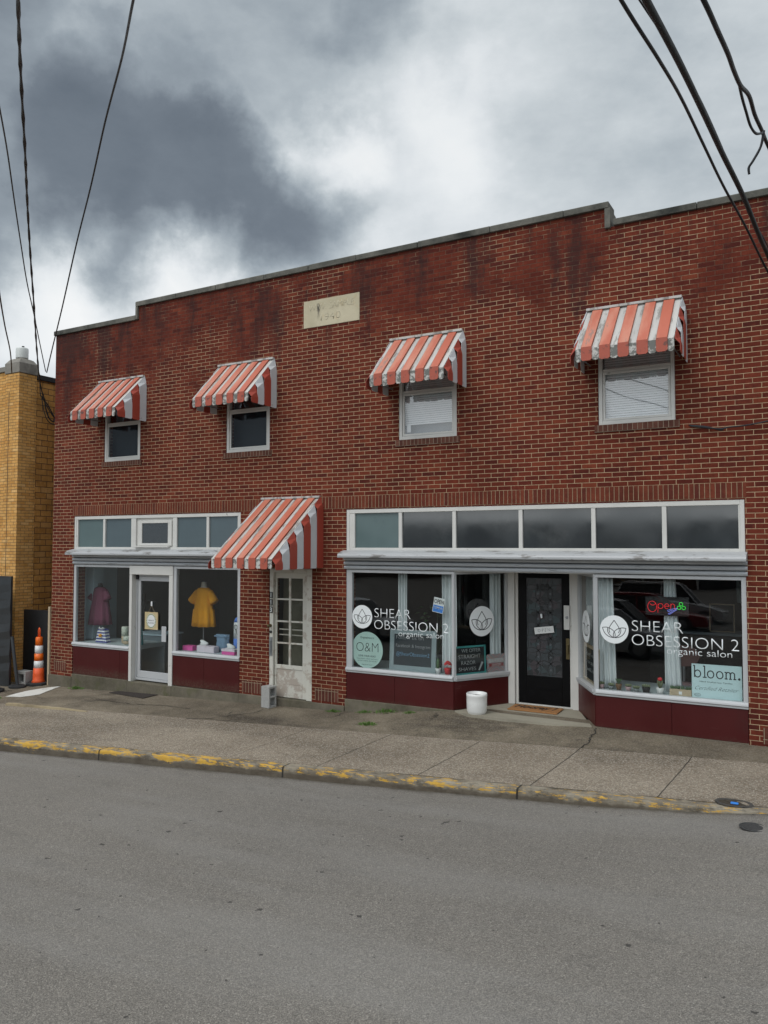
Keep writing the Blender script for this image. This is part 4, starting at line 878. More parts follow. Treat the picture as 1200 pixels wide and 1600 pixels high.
# ------------------------------------------------------------------ window displays
def board(name, label, cat, O, X, w, h, lean, fmat, fw, bmat, lines, depth=.02):
    """framed board; O is its lower left corner, X its horizontal direction"""
    X = Vector((X[0], X[1], 0)).normalized(); nrm_ = Vector((X.y, -X.x, 0)); Yv = (ZD*cos(lean)-nrm_*sin(lean)).normalized(); Zv = X.cross(Yv)
    t = thing(name, label, cat, O); t.location = O
    def bx(mb, a, b, c_, d_, e0, e1):
        P = [X*x+Yv*y+Zv*z for z in (e0, e1) for x, y in ((a,c_),(b,c_),(b,d_),(a,d_))]
        mb.add([tuple(p) for p in P], [(0,3,2,1),(4,5,6,7),(0,1,5,4),(1,2,6,5),(2,3,7,6),(3,0,4,7)])
    mb = MB(); bx(mb, fw, w-fw, fw, h-fw, -.004, .004); bd = mb.build('board', bmat, t, local=True)
    if fw:
        mb = MB(); bx(mb, 0, fw, 0, h, -depth/2, depth/2); bx(mb, w-fw, w, 0, h, -depth/2, depth/2); bx(mb, fw, w-fw, 0, fw, -depth/2, depth/2); bx(mb, fw, w-fw, h-fw, h, -depth/2, depth/2); mb.build('board_frame', fmat, t, bevel=.002, local=True)
    for s, x, y, sz, wd, mt, kw in lines:
        text('lettering', s, mt, t, X*x+Yv*y+Zv*.0045, X, Yv, sz, w=wd, local=True, **kw)
    return t, X, Yv, Zv
board('chalkboard', 'grey-framed chalkboard reading Follow us on Facebook & Instagram in the left salon window', 'sign', (-6.12, .18, -2.05), (1,.0), .84, .66, radians(4), M['greywood'], .08, M['slategrey'],
      [('Follow us on', .11, .50, .060, .50, M['chalk'], dict(off=-.018)), ('Facebook & Instagram', .11, .37, .055, .62, M['chalk'], dict(off=-.018)), ('@ShearObsession2', .12, .235, .060, .60, M['ltblue'], dict(off=-.018))], .03)
t = thing('round_sign', 'round mint O&M sign stuck low in the left corner of the salon window', 'sign', (-6.475, .03, -1.745))
mb = MB(); n = 44; a = [(.298*cos(2*pi*k/n), .026, .298*sin(2*pi*k/n)) for k in range(n)]; mb.add(a+[(x, y+.003, z) for x, y, z in a], [tuple(range(n)), tuple(reversed(range(n, 2*n)))]+[(i, n+i, n+(i+1)%n, (i+1)%n) for i in range(n)]); mb.build('disc', M['mint'], t, local=True)
for s, x, z, sz, w_, o_f in (('Originalmineral', -.13, .185, .034, .26, -.005), ('O&M', -.205, -.03, .155, .42, -.022), ('LOVE YOUR HEAD', -.165, -.115, .030, .33, 0), ('clean salon colour and care', -.2, -.155, .020, .40, -.01), ('for hair and for the planet', -.18, -.19, .020, .36, -.01), ('originalmineral.com', -.10, -.25, .018, .2, -.01)):
    text('lettering', s, M['ink'], t, (x, .0255, z), XD, ZD, sz, w=w_, off=o_f, local=True)
def openc():
    t, X, Yv, Zv = board('open_sign', 'small tilted white and blue OPEN COME IN sign hanging in the left salon window', 'sign', (-5.30, .095, -1.065), (1, 0), .19, .235, 0, None, 0, M['paper'],
      [('OPEN', .012, .145, .065, .165, M['ink'], dict(off=.01)), ('COME IN', .02, .06, .035, .15, M['paper'], dict(off=.01))])
    MB().box(.008,.182,-.0045,-.004,.008,.115).build('blue_panel', M['blue'], t, local=True)
    for c_ in t.children:
        if c_.name.startswith('lettering') : c_.location.y = -.0015
    MB().tube([(.02,0,.235),(.085,0,.36),(.17,0,.235)], .0015, 5).build('string', M['wire'], t, local=True)
    t.rotation_euler = (0, radians(10), 0)
openc()
X2 = tD; bD = on_ret(cA, tD, nD, .05, -2.045, -.06)
t, X, Yv, Zv = board('chalkboard', 'teal-framed chalkboard offering straight razor shaves in the angled salon window', 'sign', bD, (tD.x, tD.y), .60, .445, radians(2), M['teal'], .028, M['slate'],
      [('WE OFFER', .14, .345, .055, .36, M['chalk'], dict(off=-.008)), ('STRAIGHT', .08, .25, .06, .42, M['chalk'], dict(off=-.008)), ('RAZOR', .13, .155, .058, .27, M['chalk'], dict(off=-.008)), ('SHAVES', .08, .06, .055, .33, M['chalk'], dict(off=-.008))])
mb = MB(); P = [X*x+Yv*y+Zv*.006 for x, y in ((.45,.055),(.475,.05),(.55,.17),(.52,.19))]; mb.add([tuple(p) for p in P]+[tuple(p+Zv*.002) for p in P], [(0,1,2,3),(4,5,6,7),(0,1,5,4),(2,3,7,6)]); mb.build('razor_drawing', M['chalk'], t, local=True)
bb = on_ret(cA, tD, nD, .66, -2.04, -.058); t = thing('barber_sign', 'small striped BARBER SHOP sign leaning beside the teal-framed board', 'sign', bb, rz=atan2(tD.y, tD.x))
prof = [(-.17,-.12),(-.15,-.14),(.15,-.14),(.17,-.12),(.19,.12),(.17,.14),(-.17,.14),(-.19,.12)]
o = MB().exty(prof, -.004, .004).build('sign_plate', M['barber'], t, local=True); o.location = (.19, 0, .14)
MB().box(.05, .33, -.007, -.004, .085, .135).build('red_band', plain('sign_red', (.30,.05,.05), .5), t, local=True)
text('lettering', 'BARBER', M['paper'], t, (.04, -.0075, .15), XD, ZD, .06, w=.30, off=.015, local=True); text('lettering', 'SHOP', M['paper'], t, (.10, -.0085, .09), XD, ZD, .038, w=.18, off=.01, local=True)
# board in the right return
bF = on_ret(cC, tF, nF, .88, -2.04, -.06); board('chalkboard', 'pale wood framed chalkboard in the narrow angled pane right of the salon door', 'sign', bF, (-tF.x, -tF.y), .84, .55, radians(2), M['tanwood'], .05, M['slate'],
      [('Booth rent', .15, .38, .06, .45, M['chalk'], dict(off=-.01)), ('now open', .2, .27, .06, .4, M['chalk'], dict(off=-.01)), ('walk-ins', .2, .16, .06, .4, M['chalk'], dict(off=-.01))])
# bloom sign: slab-serif letters drawn as strokes
t, X, Yv, Zv = board('candle_sign', 'pale blue bloom. candle sign in the lower right corner of the right salon window', 'sign', (-1.455, .12, -2.045), (1, 0), .615, .445, 0, None, 0, M['paleblue'],
      [('Hand Crafted Soy Candles', .10, .205, .020, .40, M['ink'], dict(off=-.005)), ('Certified Retailer', .04, .105, .050, .53, M['ink'], dict(off=-.02, shear=.5)), ('bloom', .035, .028, .014, .06, M['ink'], dict(off=-.005))])
mb = MB(); FRB = (Vector((.022, -.0052, .268)), XD, ZD); U = .155; wt = .014
def st(pts, w=wt): mb.ribbon([(x*U, y*U) for x, y in pts], w, FRB, .0008)
st([(.10,0),(.10,1)]); st([(-.02,.98),(.14,.98)]); st(arc(.34,.31,.24,200,-160,20,.30)); x = .78
st([(x+.13,0),(x+.13,1)]); st([(x,.98),(x+.16,.98)]); st([(x-.02,.03),(x+.28,.03)])
for x in (1.38, 2.10): st(arc(x,.31,.25,0,360,22,.30))
x = 2.50; st([(x+.1,0),(x+.1,.6)]); st([(x-.02,.58),(x+.12,.58)])
for k in range(3): st([(x-.02+.33*k+(.0 if k == 0 else .02),.03),(x+.22+.33*k,.03)])
for k in (0, 1): st(arc(x+.27+.33*k,.42,.16,180,0,10,.17)+[(x+.43+.33*k,0)])
st(arc(3.62,.07,.04,0,360,10), .02)
mb.build('lettering', M['ink'], t, local=True)
mb = MB(); mb.ribbon(arc(.07,.035,.04,0,360,20,.018), .003, (Vector((0,-.0052,0)), XD, ZD)); mb.build('badge', M['ink'], t, local=True)
# neon open sign
t = thing('neon_sign', 'lit red Open sign with green shears in the right salon window', 'neon sign', (-1.80, .28, -.86))
MB().box(-.27, .30, .012, .018, -.13, .13).build('backing', M['black'], t, local=True)
mr, mg, mbl = emis('neon_red', (1, .03, .04), .55), emis('neon_green', (.05, 1, .08), .7), emis('neon_blue', (.3, .35, 1), .5)
def nt_(mb, pts, s=1): mb.tube([(x, 0, y) for x, y in pts], .0026, 5)
mb = MB(); nt_(mb, arc(-.18,-.01,.06,0,360,18,.075)); nt_(mb, bez((-.21,.03),(-.19,.0),(-.15,.0),(-.13,.04))); nt_(mb, [(-.10,.03),(-.105,-.09)]); nt_(mb, arc(-.068,.0,.035,180,-180,14,.035))
nt_(mb, [(-.015,.0),(.045,.0)]+arc(.015,.0,.03,0,300,12,.035)); nt_(mb, [(.065,-.035),(.068,.035)]); nt_(mb, arc(.092,.005,.024,180,0,8,.03)+[(.118,-.035),(.13,-.04)]); mb.build('open_tube', mr, t, local=True)
mb = MB()
for cx, cz in ((.20,.035),(.175,-.015),(.235,-.015)): nt_(mb, arc(cx,cz,.024,0,360,12))
mb.build('shears_tube', mg, t, local=True); mb = MB(); nt_(mb, [(.15,-.02),(.02,-.055),(.03,-.075),(.09,-.05)]); nt_(mb, [(.15,-.025),(.03,-.105),(.05,-.11),(.15,-.04)]); mb.build('blade_tube', mbl, t, local=True)
# clock-faced sign on left shop door
t = thing('door_sign', 'square tan sign with a round wreath hanging in the left shop door', 'sign', (-11.43, .10, -1.68))
MB().box(-.175,.175,-.008,.008,0,.34).build('sign_board', plain('tan_sign', (.50,.40,.22), .7, var=.1), t, bevel=.003, local=True)
mb = MB(); n = 30; a = [(.13*cos(2*pi*k/n), -.009, .17+.145*sin(2*pi*k/n)) for k in range(n)]; mb.add(a, [tuple(range(n))]); mb.build('sign_face', M['paper'], t, local=True)
mb = MB(); random.seed(4)
for k in range(26):
    a = 2*pi*k/26; mb.box(.118*cos(a)-.013, .118*cos(a)+.013, -.012, -.0095, .17+.13*sin(a)-.008, .17+.13*sin(a)+.008)
mb.build('wreath', plain('wreath_green', (.20,.24,.09), .8), t, local=True)
text('lettering', 'come in', M['ink'], t, (-.07,-.0105,.17), XD, ZD, .03, w=.14, local=True); text('lettering', '& say hello', M['ink'], t, (-.08,-.0105,.12), XD, ZD, .025, w=.16, local=True)
MB().tube([(-.08,0,.34),(0,0,.47),(.08,0,.34)], .003, 5).build('string', M['tanwood'], t, local=True)
MB().box(-.015,.015,-.01,.012,.46,.55).build('hook', M['white'], t, bevel=.005, local=True)
t = thing('hanging_open_sign', 'narrow tilted white OPEN sign hanging on the black salon door', 'sign', (-3.885, .915, -1.43))
MB().box(0,.315,0,.008,0,.105).build('sign_board', M['paper'], t, bevel=.002, local=True); text('lettering', 'O P E N', plain('pale_print', (.30,.31,.33), .8), t, (.055,-.001,.028), XD, ZD, .05, w=.2, off=-.008, local=True)
MB().box(.13,.16,0,.02,.24,.31).build('hook', M['white'], t, bevel=.005, local=True); MB().tube([(.03,.004,.105),(.145,.004,.26),(.28,.004,.105)], .0015, 5).build('string', M['wire'], t, local=True); t.rotation_euler = (0, radians(-8), 0)

# curtains
def curtain(label, P, Q, z0, z1, seed, gather=0.0, group='white sheer curtains in the salon windows'):
    P, Q = Vector(P), Vector(Q); n = 36; m = 12; d = (Q-P).normalized(); nn = Vector((-d.y, d.x)); Ln = (Q-P).length; mb = MB(); base = len(mb.v); random.seed(seed); ph = random.uniform(0, 6)
    t = thing('curtain', label, 'curtain', (P.x, P.y, z0), group)
    for j in range(m+1):
        tz = j/m; sp = 1+gather*(1-tz)
        for i in range(n+1):
            s_ = i/n; q = P+d*(Ln*s_*sp)+nn*(.028*sin(s_*5*pi*1.3+ph+.4*sin(3*tz))+.012*sin(s_*17+ph*2)); mb.v.append((q.x, q.y, z0+(z1-z0)*tz))
    for j in range(m):
        for i in range(n): a = j*(n+1)+i; mb.f.append([a, a+1, a+n+2, a+n+1]); mb.mi.append(0)
    o = mb.build('curtain_cloth', M['cloth_white'], t, smooth=True); s = o.modifiers.new('t', 'SOLIDIFY'); s.thickness = .004
    MB().tube([(P.x, P.y, z1+.01), (Q.x, Q.y, z1+.01)], .01, 6).build('rod', M['steel'], t)
curtain('narrow white curtain strip hanging in the middle of the left front salon pane', (-6.02,.30), (-5.86,.30), -1.9, -.46, 1)
curtain('white curtain at the corner post end of the left front salon pane', (-5.20,.28), (-4.96,.26), -2.04, -.46, 2)
a = cA+tD*.80-nD*.12; b = cA+tD*1.0-nD*.12; curtain('white curtain in the angled pane left of the salon door', (a.x,a.y), (b.x,b.y), -2.04, -.46, 3)
a = cC+tF*.60-nF*.14; b = cC+tF*.9-nF*.14; curtain('greyish curtain in the narrow angled pane right of the salon door', (b.x,b.y), (a.x,a.y), -1.6, -.46, 4)
curtain('long white curtain at the left side of the right front salon pane', (-2.71,.22), (-2.50,.22), -2.04, -.46, 5, .2)
curtain('white curtain strip behind the neon sign in the right salon window', (-1.83,.36), (-1.68,.36), -2.04, -.46, 6, .5)

# pots on the salon sill
def pot(x, y, r, h, label, mat, kind, z=-2.048):
    t = thing('plant_pot', label, 'plant pot', (x, y, z)); MB().lathe(0, 0, [(r*.72,0),(r*.95,h*.7),(r,h*.85),(r,h),(r*.9,h),(r*.85,h*.8),(.002,h*.8)], 18).build('pot', M[mat], t, smooth=True, local=True)
    random.seed(int(x*1000)); mb = MB()
    if kind == 'round':
        for k in range(16):
            a = 2.4*k; rr_ = r*.85*sqrt(k/16); c_ = (rr_*cos(a), rr_*sin(a), h); d_ = (rr_*1.5*cos(a), rr_*1.5*sin(a), h+.03+.012*(16-k)/16)
            mb.tube([c_, ((c_[0]+d_[0])/2, (c_[1]+d_[1])/2, (c_[2]+d_[2])/2+.006), d_], [.004,.009,.001], 6)
        mb.build('plant', M['plant2'], t, smooth=True, local=True)
    elif kind == 'cactus':
        mb.lathe(0, 0, [(r*.45,h*.85),(r*.62,h+.03),(r*.6,h+.10),(r*.35,h+.14),(.002,h+.15)], 12); mb.build('plant', M['plant'], t, smooth=True, local=True)
    elif kind == 'flower':
        for k in range(7): a = 2.4*k; mb.tube([(.01*cos(a),.01*sin(a),h*.9),(.03*cos(a),.03*sin(a),h+.06),(.035*cos(a),.035*sin(a),h+.10)], [.007,.01,.003], 7)
        mb.build('plant', M['plant2'], t, smooth=True, local=True); MB().lathe(.0, 0, [(.01,h+.09),(.032,h+.105),(.028,h+.13),(.004,h+.14)], 10).build('flower', M['redflower'], t, smooth=True, local=True)
    elif kind == 'berry':
        for k in range(22):
            a = 2.4*k; rr_ = r*.95*sqrt(k/22); zz = h+.05+.05*(1-k/22)
            mb.lathe(rr_*cos(a), rr_*sin(a), [(.002,zz-.014),(.014,zz-.006),(.015,zz+.004),(.004,zz+.014)], 8)
        mb.build('flower', M['redflower'], t, smooth=True, local=True)
    elif kind == 'spike':
        for k in range(14): a = 2.4*k; L_ = .07; mb.tube([(0,0,h*.9),(.03*cos(a),.03*sin(a),h+L_*.7),(.05*cos(a),.05*sin(a),h+L_)], [.006,.006,.001], 5)
        mb.build('plant', M['plant'], t, local=True)
    return t
pot(-5.23, .16, .045, .085, 'white pot with an upright cactus, left of the red flowers', 'ceramic', 'cactus')
pot(-5.06, .16, .058, .10, 'red flower pot at the corner post of the left salon window', 'redflower', 'berry')
pot(-2.655, .13, .035, .065, 'pink little pot at the left end of the right salon sill', 'pinkpot', 'round')
pot(-2.53, .15, .04, .05, 'low grey pot second from the left on the right salon sill', 'greypot', 'round')
pot(-2.42, .13, .043, .09, 'brown pot with spiky plant below the hanging curtain cord', 'terracotta', 'spike')
pot(-2.29, .14, .042, .06, 'mottled pot with a curled pale plant, fourth from the left on the right salon sill', 'pinkpot', 'round')
pot(-2.18, .13, .045, .045, 'low patterned pot, fifth from the left on the right salon sill', 'greypot', 'round')
pot(-2.05, .13, .056, .075, 'wide dark bowl of pale succulents on the right salon sill', 'black', 'round')
pot(-1.865, .13, .052, .085, 'white pot with a red-tipped cactus before the neon curtain', 'ceramic', 'flower')
t = thing('planter_box', 'small wooden box of succulents beside the bloom sign', 'planter', (-1.60, .15, -2.048))
MB().box(-.14,.14,-.045,.045,0,.085).build('box', M['tanwood'], t, bevel=.003, local=True); MB().box(-.02,.02,-.047,-.045,.02,.06).build('tag', M['paper'], t, local=True)
mb = MB(); random.seed(8)
for k in range(34):
    cx = random.uniform(-.12, .12); cy = random.uniform(-.03, .03); a = random.uniform(0, 6.3); mb.tube([(cx,cy,.08),(cx+.018*cos(a),cy+.018*sin(a),.105),(cx+.03*cos(a),cy+.03*sin(a),.115+random.uniform(0,.02))], [.005,.009,.001], 5)
mb.build('succulents', M['plant'], t, local=True)
t = thing('leafy_plant', 'dark leafy plant standing behind the left front salon pane', 'plant', (-5.55, .75, -2.05))
MB().lathe(0, 0, [(.09,0),(.12,.18),(.12,.2),(.1,.2),(.01,.18)], 16).build('pot', M['greypot'], t, smooth=True, local=True); mb = MB(); random.seed(12)
for k in range(60):
    a = random.uniform(0, 2*pi); r = random.uniform(.05, .3); z = random.uniform(.35, 1.05); cx, cy = r*cos(a), r*sin(a)*.6; w = .035; l_ = .11
    mb.add([(cx,cy,z),(cx+w*sin(a)+l_*.5*cos(a),cy-w*cos(a)+l_*.5*sin(a),z+.01),(cx+l_*cos(a),cy+l_*sin(a),z-.03),(cx-w*sin(a)+l_*.5*cos(a),cy+w*cos(a)+l_*.5*sin(a),z+.01)], [(0,1,2,3)])
    if k % 5 == 0: mb.tube([(0,0,.18),(cx*.5,cy*.5,z*.6),(cx,cy,z)], .004, 5)
o = mb.build('foliage', plain('dark_leaf', (.035,.085,.03), .6), t, local=True)
# salon interior furniture
t = thing('salon_cabinet', 'dark low counter at the back of the salon behind the right window', 'cabinet', (-1.6, 2.6, -2.6)); MB().box(-.8,.9,-.25,.25,0,1.15).build('cabinet_body', M['black'], t, local=True, bevel=.01); MB().box(-.83,.93,-.27,.27,1.15,1.19).build('counter_top', M['counter'], t, local=True)
t = thing('menu_board', 'small dim framed board on the counter inside the salon', 'sign', (-1.3, 2.55, -1.40)); MB().box(-.17,.17,-.01,.01,0,.42).build('board', M['slate'], t, local=True); mb = MB(); frame(mb, -.19,.19,-.02,.44,.02,-.02,-.01); mb.build('board_frame', M['tanwood'], t, local=True)
t = thing('towel_dispenser', 'white dispenser on the back wall seen at the top right of the salon window', 'dispenser', (-.95, 2.7, -.95)); MB().box(-.14,.14,-.06,.06,0,.62).build('case', M['greywood'], t, bevel=.03, local=True); MB().box(-.09,.09,-.065,-.06,.30,.35).build('slot', M['black'], t, local=True)
t = thing('salon_chair', 'dusky pink round-backed chair behind the organic salon lettering', 'chair', (-1.72, 1.3, -2.6)); MB().loft([[(.23*cos(2*pi*k/24), y, .93+.16*sin(2*pi*k/24)) for k in range(24)] for y in (0, .06)]).build('backrest', plain('dusky_pink', (.20,.10,.09), .8), t, bevel=.02, local=True); MB().lathe(0, -.1, [(.2,.40),(.26,.44),(.26,.5),(.2,.54),(.01,.55)], 20).build('seat', M['pinkpot'], t, smooth=True, local=True); MB().tube([(0,.03,.45),(0,.03,.85)], .02, 8).tube([(0,-.1,0),(0,-.1,.42)], .03, 8).build('stem', M['steel'], t, local=True)

# left shop: mannequins, dresses and goods
def mannequin(x, y, z, mat, label, s=1.0, base=True):
    t = thing('mannequin', label, 'mannequin', (x, y, z))
    secs = [(0,0,.62,.13,.10),(0,0,.72,.155,.11),(0,0,.86,.115,.09),(0,0,1.02,.145,.10),(0,0,1.12,.165,.10),(0,0,1.19,.15,.08),(0,0,1.235,.07,.06),(0,0,1.30,.05,.05),(0,0,1.335,.05,.048),(0,0,1.345,.01,.01)]
    MB().ellip([(a*s,b*s,c_*s,d*s,e_*s) for a, b, c_, d, e_ in secs], 24).build('torso', M[mat], t, smooth=True, local=True)
    MB().tube([(0,0,.03*s),(0,0,.65*s)], .012, 8).lathe(0, 0, [(.13,0),(.13,.015),(.02,.03)], 20).build('stand', M['steel'], t, local=True)
    return t
def dress(x, y, z, mat, label, secs, sleeve, tiers=()):
    t = thing('dress', label, 'dress', (x, y, z))
    n = 48; rings = []
    for i, (zz, rx, ry, rp) in enumerate(secs): rings.append([((rx+rp*cos(9*2*pi*j/n+.6*sin(5*j)))*cos(2*pi*j/n), (ry+rp*cos(9*2*pi*j/n))*sin(2*pi*j/n), zz) for j in range(n)])
    MB().loft(rings).build('dress_body', M[mat], t, smooth=True, local=True)
    for s in (1, -1):
        a, b = sleeve; P0 = Vector((s*a[0], 0, a[1])); P1 = Vector((s*b[0], -.02, b[1])); d = (P1-P0).normalized(); u = Vector((d.z*s, 0, -d.x*s)); rings = []
        for k, r in ((0,.075),(.35,.085),(.7,.095),(1,.105)):
            c_ = P0+(P1-P0)*k; rings.append([tuple(c_+u*r*cos(2*pi*j/16)+Vector((0,1,0))*r*.75*sin(2*pi*j/16)) for j in range(16)])
        MB().loft(rings).build('sleeve', M[mat], t, smooth=True, local=True)
    return t
mannequin(-13.50, .62, -2.05, 'skin', 'black mannequin with the plum dress in the far left window', .90)
dress(-13.50, .62, -2.05, 'plum', 'plum short-sleeved dress on the black mannequin in the far left window', [(.32,.285,.19,.026),(.5,.262,.17,.02),(.7,.235,.15,.012),(.9,.195,.125,.006),(1.02,.175,.11,0),(1.08,.165,.10,0),(1.115,.12,.08,0),(1.125,.07,.065,0)], ((.14,1.05),(.25,.86)))
mannequin(-10.62, .70, -2.05, 'beige', 'pale mannequin with the mustard dress right of the left shop door', .97)
dress(-10.62, .70, -2.05, 'mustard', 'mustard yellow tiered dress on the pale mannequin', [(.42,.255,.17,.026),(.52,.25,.165,.022),(.75,.228,.155,.015),(.765,.212,.145,.006),(.95,.195,.13,.004),(1.05,.19,.12,0),(1.13,.18,.11,0),(1.175,.13,.09,0),(1.19,.075,.07,0)], ((.15,1.10),(.29,.90)))
t = thing('striped_bag', 'blue and white striped gift bag below the plum dress', 'bag', (-13.02, .30, -2.048))
mb = MB()
for k in range(9): w0, w1 = .165-.008*k, .165-.008*(k+1); mb.mat(k % 2); mb.loft([[(-w0,-.06,.031*k),(w0,-.06,.031*k),(w0,.06,.031*k),(-w0,.06,.031*k)],[(-w1,-.055,.031*(k+1)),(w1,-.055,.031*(k+1)),(w1,.055,.031*(k+1)),(-w1,.055,.031*(k+1))]])
mb.build('bag_body', [M['navy'], M['paper']], t, local=True)
mb = MB(); 
for s in (1, -1): mb.tube([(0,-.05,.27),(s*.05,-.06,.31),(s*.09,-.05,.29),(s*.03,-.05,.27)], .012, 6)
mb.build('bow', M['paper'], t, smooth=True, local=True); MB().lathe(0, -.075, [(.01,.11),(.035,.13),(.035,.16),(.01,.18)], 10).build('rosette', M['mustard'], t, local=True)
for x, y, r, h, lb in ((-12.50,.42,.075,.34,'tall two-tone tan and cream candle jar in the far left window'), (-12.33,.32,.08,.16,'short two-tone tan and cream candle jar beside the tall one')):
    t = thing('candle_jar', lb, 'jar', (x, y, -2.048)); MB().lathe(0, 0, [(r*.9,0),(r,.01),(r,h*.45)], 24).build('jar_base', M['tanwood'], t, smooth=True, local=True); MB().lathe(0, 0, [(r*1.02,h*.45),(r*1.02,h*.98),(r*.9,h),(.01,h)], 24).build('jar_top', plain('cream_glaze', (.56,.58,.48), .5), t, smooth=True, local=True)
def garment(name, label, x, y, z, secs, mat, cat, logo_=False):
    t = thing(name, label, cat, (x, y, z)); n = 32; MB().loft([[((rx+rp*cos(6*2*pi*j/n))*cos(2*pi*j/n), (ry+rp*cos(6*2*pi*j/n))*sin(2*pi*j/n), zz) for j in range(n)] for zz, rx, ry, rp in secs]).build('cloth', M[mat], t, smooth=True, local=True); return t
garment('teal_dress', 'bright teal garment cut off by the left shop door surround', -12.13, .38, -2.048, [(0,.16,.10,.02),(.3,.13,.08,.015),(.5,.10,.06,.01),(.62,.05,.04,0)], 'tealcloth', 'dress')
t = garment('tie_dye_shirt', 'blue and white tie-dye shirt at the right edge of the left shop window', -9.53, .5, -2.04, [(0,.15,.06,.012),(.25,.145,.06,.01)], 'bluecloth', 'shirt'); n = 32
MB().loft([[((rx+.008*cos(12*pi*j/n))*cos(2*pi*j/n), ry*sin(2*pi*j/n), zz) for j in range(n)] for zz, rx, ry in ((.251,.145,.06),(.5,.14,.06),(.56,.135,.055))]).build('white_band', M['paper'], t, smooth=True, local=True)
MB().loft([[(rx*cos(2*pi*j/n), ry*sin(2*pi*j/n), zz) for j in range(n)] for zz, rx, ry in ((.561,.14,.058),(.63,.11,.05),(.66,.05,.04))]).build('collar', M['bluecloth'], t, smooth=True, local=True)
mb = MB()
for s in (1, -1): mb.ribbon(arc(s*.035,.47,.035,0,360,14,.045), .010, (Vector((-.01,-.069,0)), XD, ZD)); 
mb.ribbon([(-.03,.42),(0,.33),(.03,.42)], .014, (Vector((-.01,-.069,0)), XD, ZD)); mb.build('print', M['ink'], t, local=True)
t = garment('denim_shorts', 'pair of light denim shorts standing in the left shop display', -9.86, .40, -2.048, [(.0,.155,.07,.012),(.12,.15,.07,.01),(.22,.145,.065,.004),(.33,.16,.07,.0)], 'denim', 'shorts'); MB().box(-.15,.15,-.076,-.066,.29,.315).build('waistband', M['denim'], t, local=True)
def box_(x, y, w, d, h, label, mat, lid=None, tissue=False):
    t = thing('shoe_box', label, 'box', (x, y, -2.048)); MB().box(-w/2,w/2,-d/2,d/2,0,h).build('box_body', M[mat], t, bevel=.003, local=True)
    if lid: MB().box(-w/2-.006,w/2+.006,-d/2-.006,d/2+.006,h*.62,h+.006).build('lid', M[lid], t, bevel=.003, local=True)
    if tissue:
        mb = MB(); mb.ellip([(0,0,h,.10,.05),(.02,0,h+.05,.09,.045),(-.04,0,h+.09,.04,.03),(-.05,0,h+.10,.01,.01)], 12, rip=.02, k=3); mb.build('shoe', M['paper'], t, smooth=True, local=True)
    return t
box_(-10.58, .28, .25, .14, .09, 'pink shoe box at the left end of the display right of the door', 'pink')
box_(-10.20, .25, .22, .15, .12, 'pink-ribboned white box with a shoe on top below the mustard dress', 'palepink', tissue=True)
box_(-9.98, .24, .20, .15, .115, 'plain pale box right of the pink-ribboned one', 'palepink')
box_(-9.50, .20, .30, .15, .10, 'hot pink box with pale lid at the right end of the left shop display', 'pink', 'palepink', True)
t = thing('shop_counter', 'grey cabinet seen low through the left shop door glass', 'counter', (-12.35, 1.3, -2.7)); MB().box(-.55,.30,-.3,.3,0,.76).build('cabinet_body', M['counter'], t, local=True, bevel=.01); MB().box(-.57,.32,-.32,.32,.76,.79).build('counter_top', M['wallblue'], t, local=True)
t = thing('clothes_rack', 'dim clothes rack of dark garments inside the left shop', 'clothes rack', (-9.7, 2.0, -2.7)); MB().tube([(-.9,0,0),(-.9,0,1.45),(.6,0,1.45),(.6,0,0)], .015, 8).build('rail', M['steel'], t, local=True)
random.seed(6); mb = MB()
for k in range(14): x = -.85+k*.1; h = random.uniform(.55, .9); mb.box(x, x+.05, -.2, .2, 1.40-h, 1.40)
mb.build('hung_clothes', plain('dark_clothes', (.045,.04,.06), .9, var=.8, sc=6), t, local=True)
t = thing('display_stand', 'dark thin display stand behind the plum dress', 'stand', (-13.0, 1.4, -2.7)); MB().tube([(0,0,0),(0,0,1.6)], .03, 8).tube([(-.35,0,1.45),(.4,0,1.45)], .012, 6).build('stand_frame', M['black'], t, local=True)

# ------------------------------------------------------------------ overhead cables
def sm(pts, n=6):
    P = [Vector(p) for p in pts]; out = []
    for i in range(len(P)-1):
        a, b, c_, d = P[max(i-1, 0)], P[i], P[i+1], P[min(i+2, len(P)-1)]
        for k in range(n):
            t = k/n; out.append(.5*((2*b)+(c_-a)*t+(2*a-5*b+4*c_-d)*t*t+(3*b-a-3*c_+d)*t**3))
    out.append(P[-1]); return out
def exten(pts, k=3.0):
    a, b = Vector(pts[0]), Vector(pts[1]); return [tuple(a+(a-b).normalized()*k)]+list(pts)
def cable(label, pts, r, twist=0, name='overhead_cable', extra=()):
    P = sm(exten(pts)) if twist >= 0 else sm(pts); mb = MB()
    mb.tube(P, r, 7)
    if twist > 0:
        for ph in (0, pi):
            Q = []
            for i, p in enumerate(P):
                t = (P[min(i+1, len(P)-1)]-P[max(i-1, 0)]).normalized(); a = t.cross(ZD).normalized(); b = a.cross(t); th = i*1.5+ph; Q.append(p+(a*cos(th)+b*sin(th))*twist)
            mb.tube(Q, r*.8, 6)
    for q in extra: mb.tube(sm(q), r*.7, 6)
    return tag(mb.build(name, M['wire'], smooth=True), label, 'cable', 'overhead cables')
cable('thick twisted cable dropping from the top left corner to the side of the yellow building', [(-3.91,-8.3,3.67),(-5.12,-7.44,4.07),(-6.35,-6.54,4.34),(-7.63,-5.57,4.38),(-8.87,-4.64,4.43),(-10.13,-3.67,4.31),(-11.39,-2.67,3.99),(-12.63,-1.69,3.66),(-13.83,-.71,3.3),(-15.0,.3,3.2)], .012, .010)
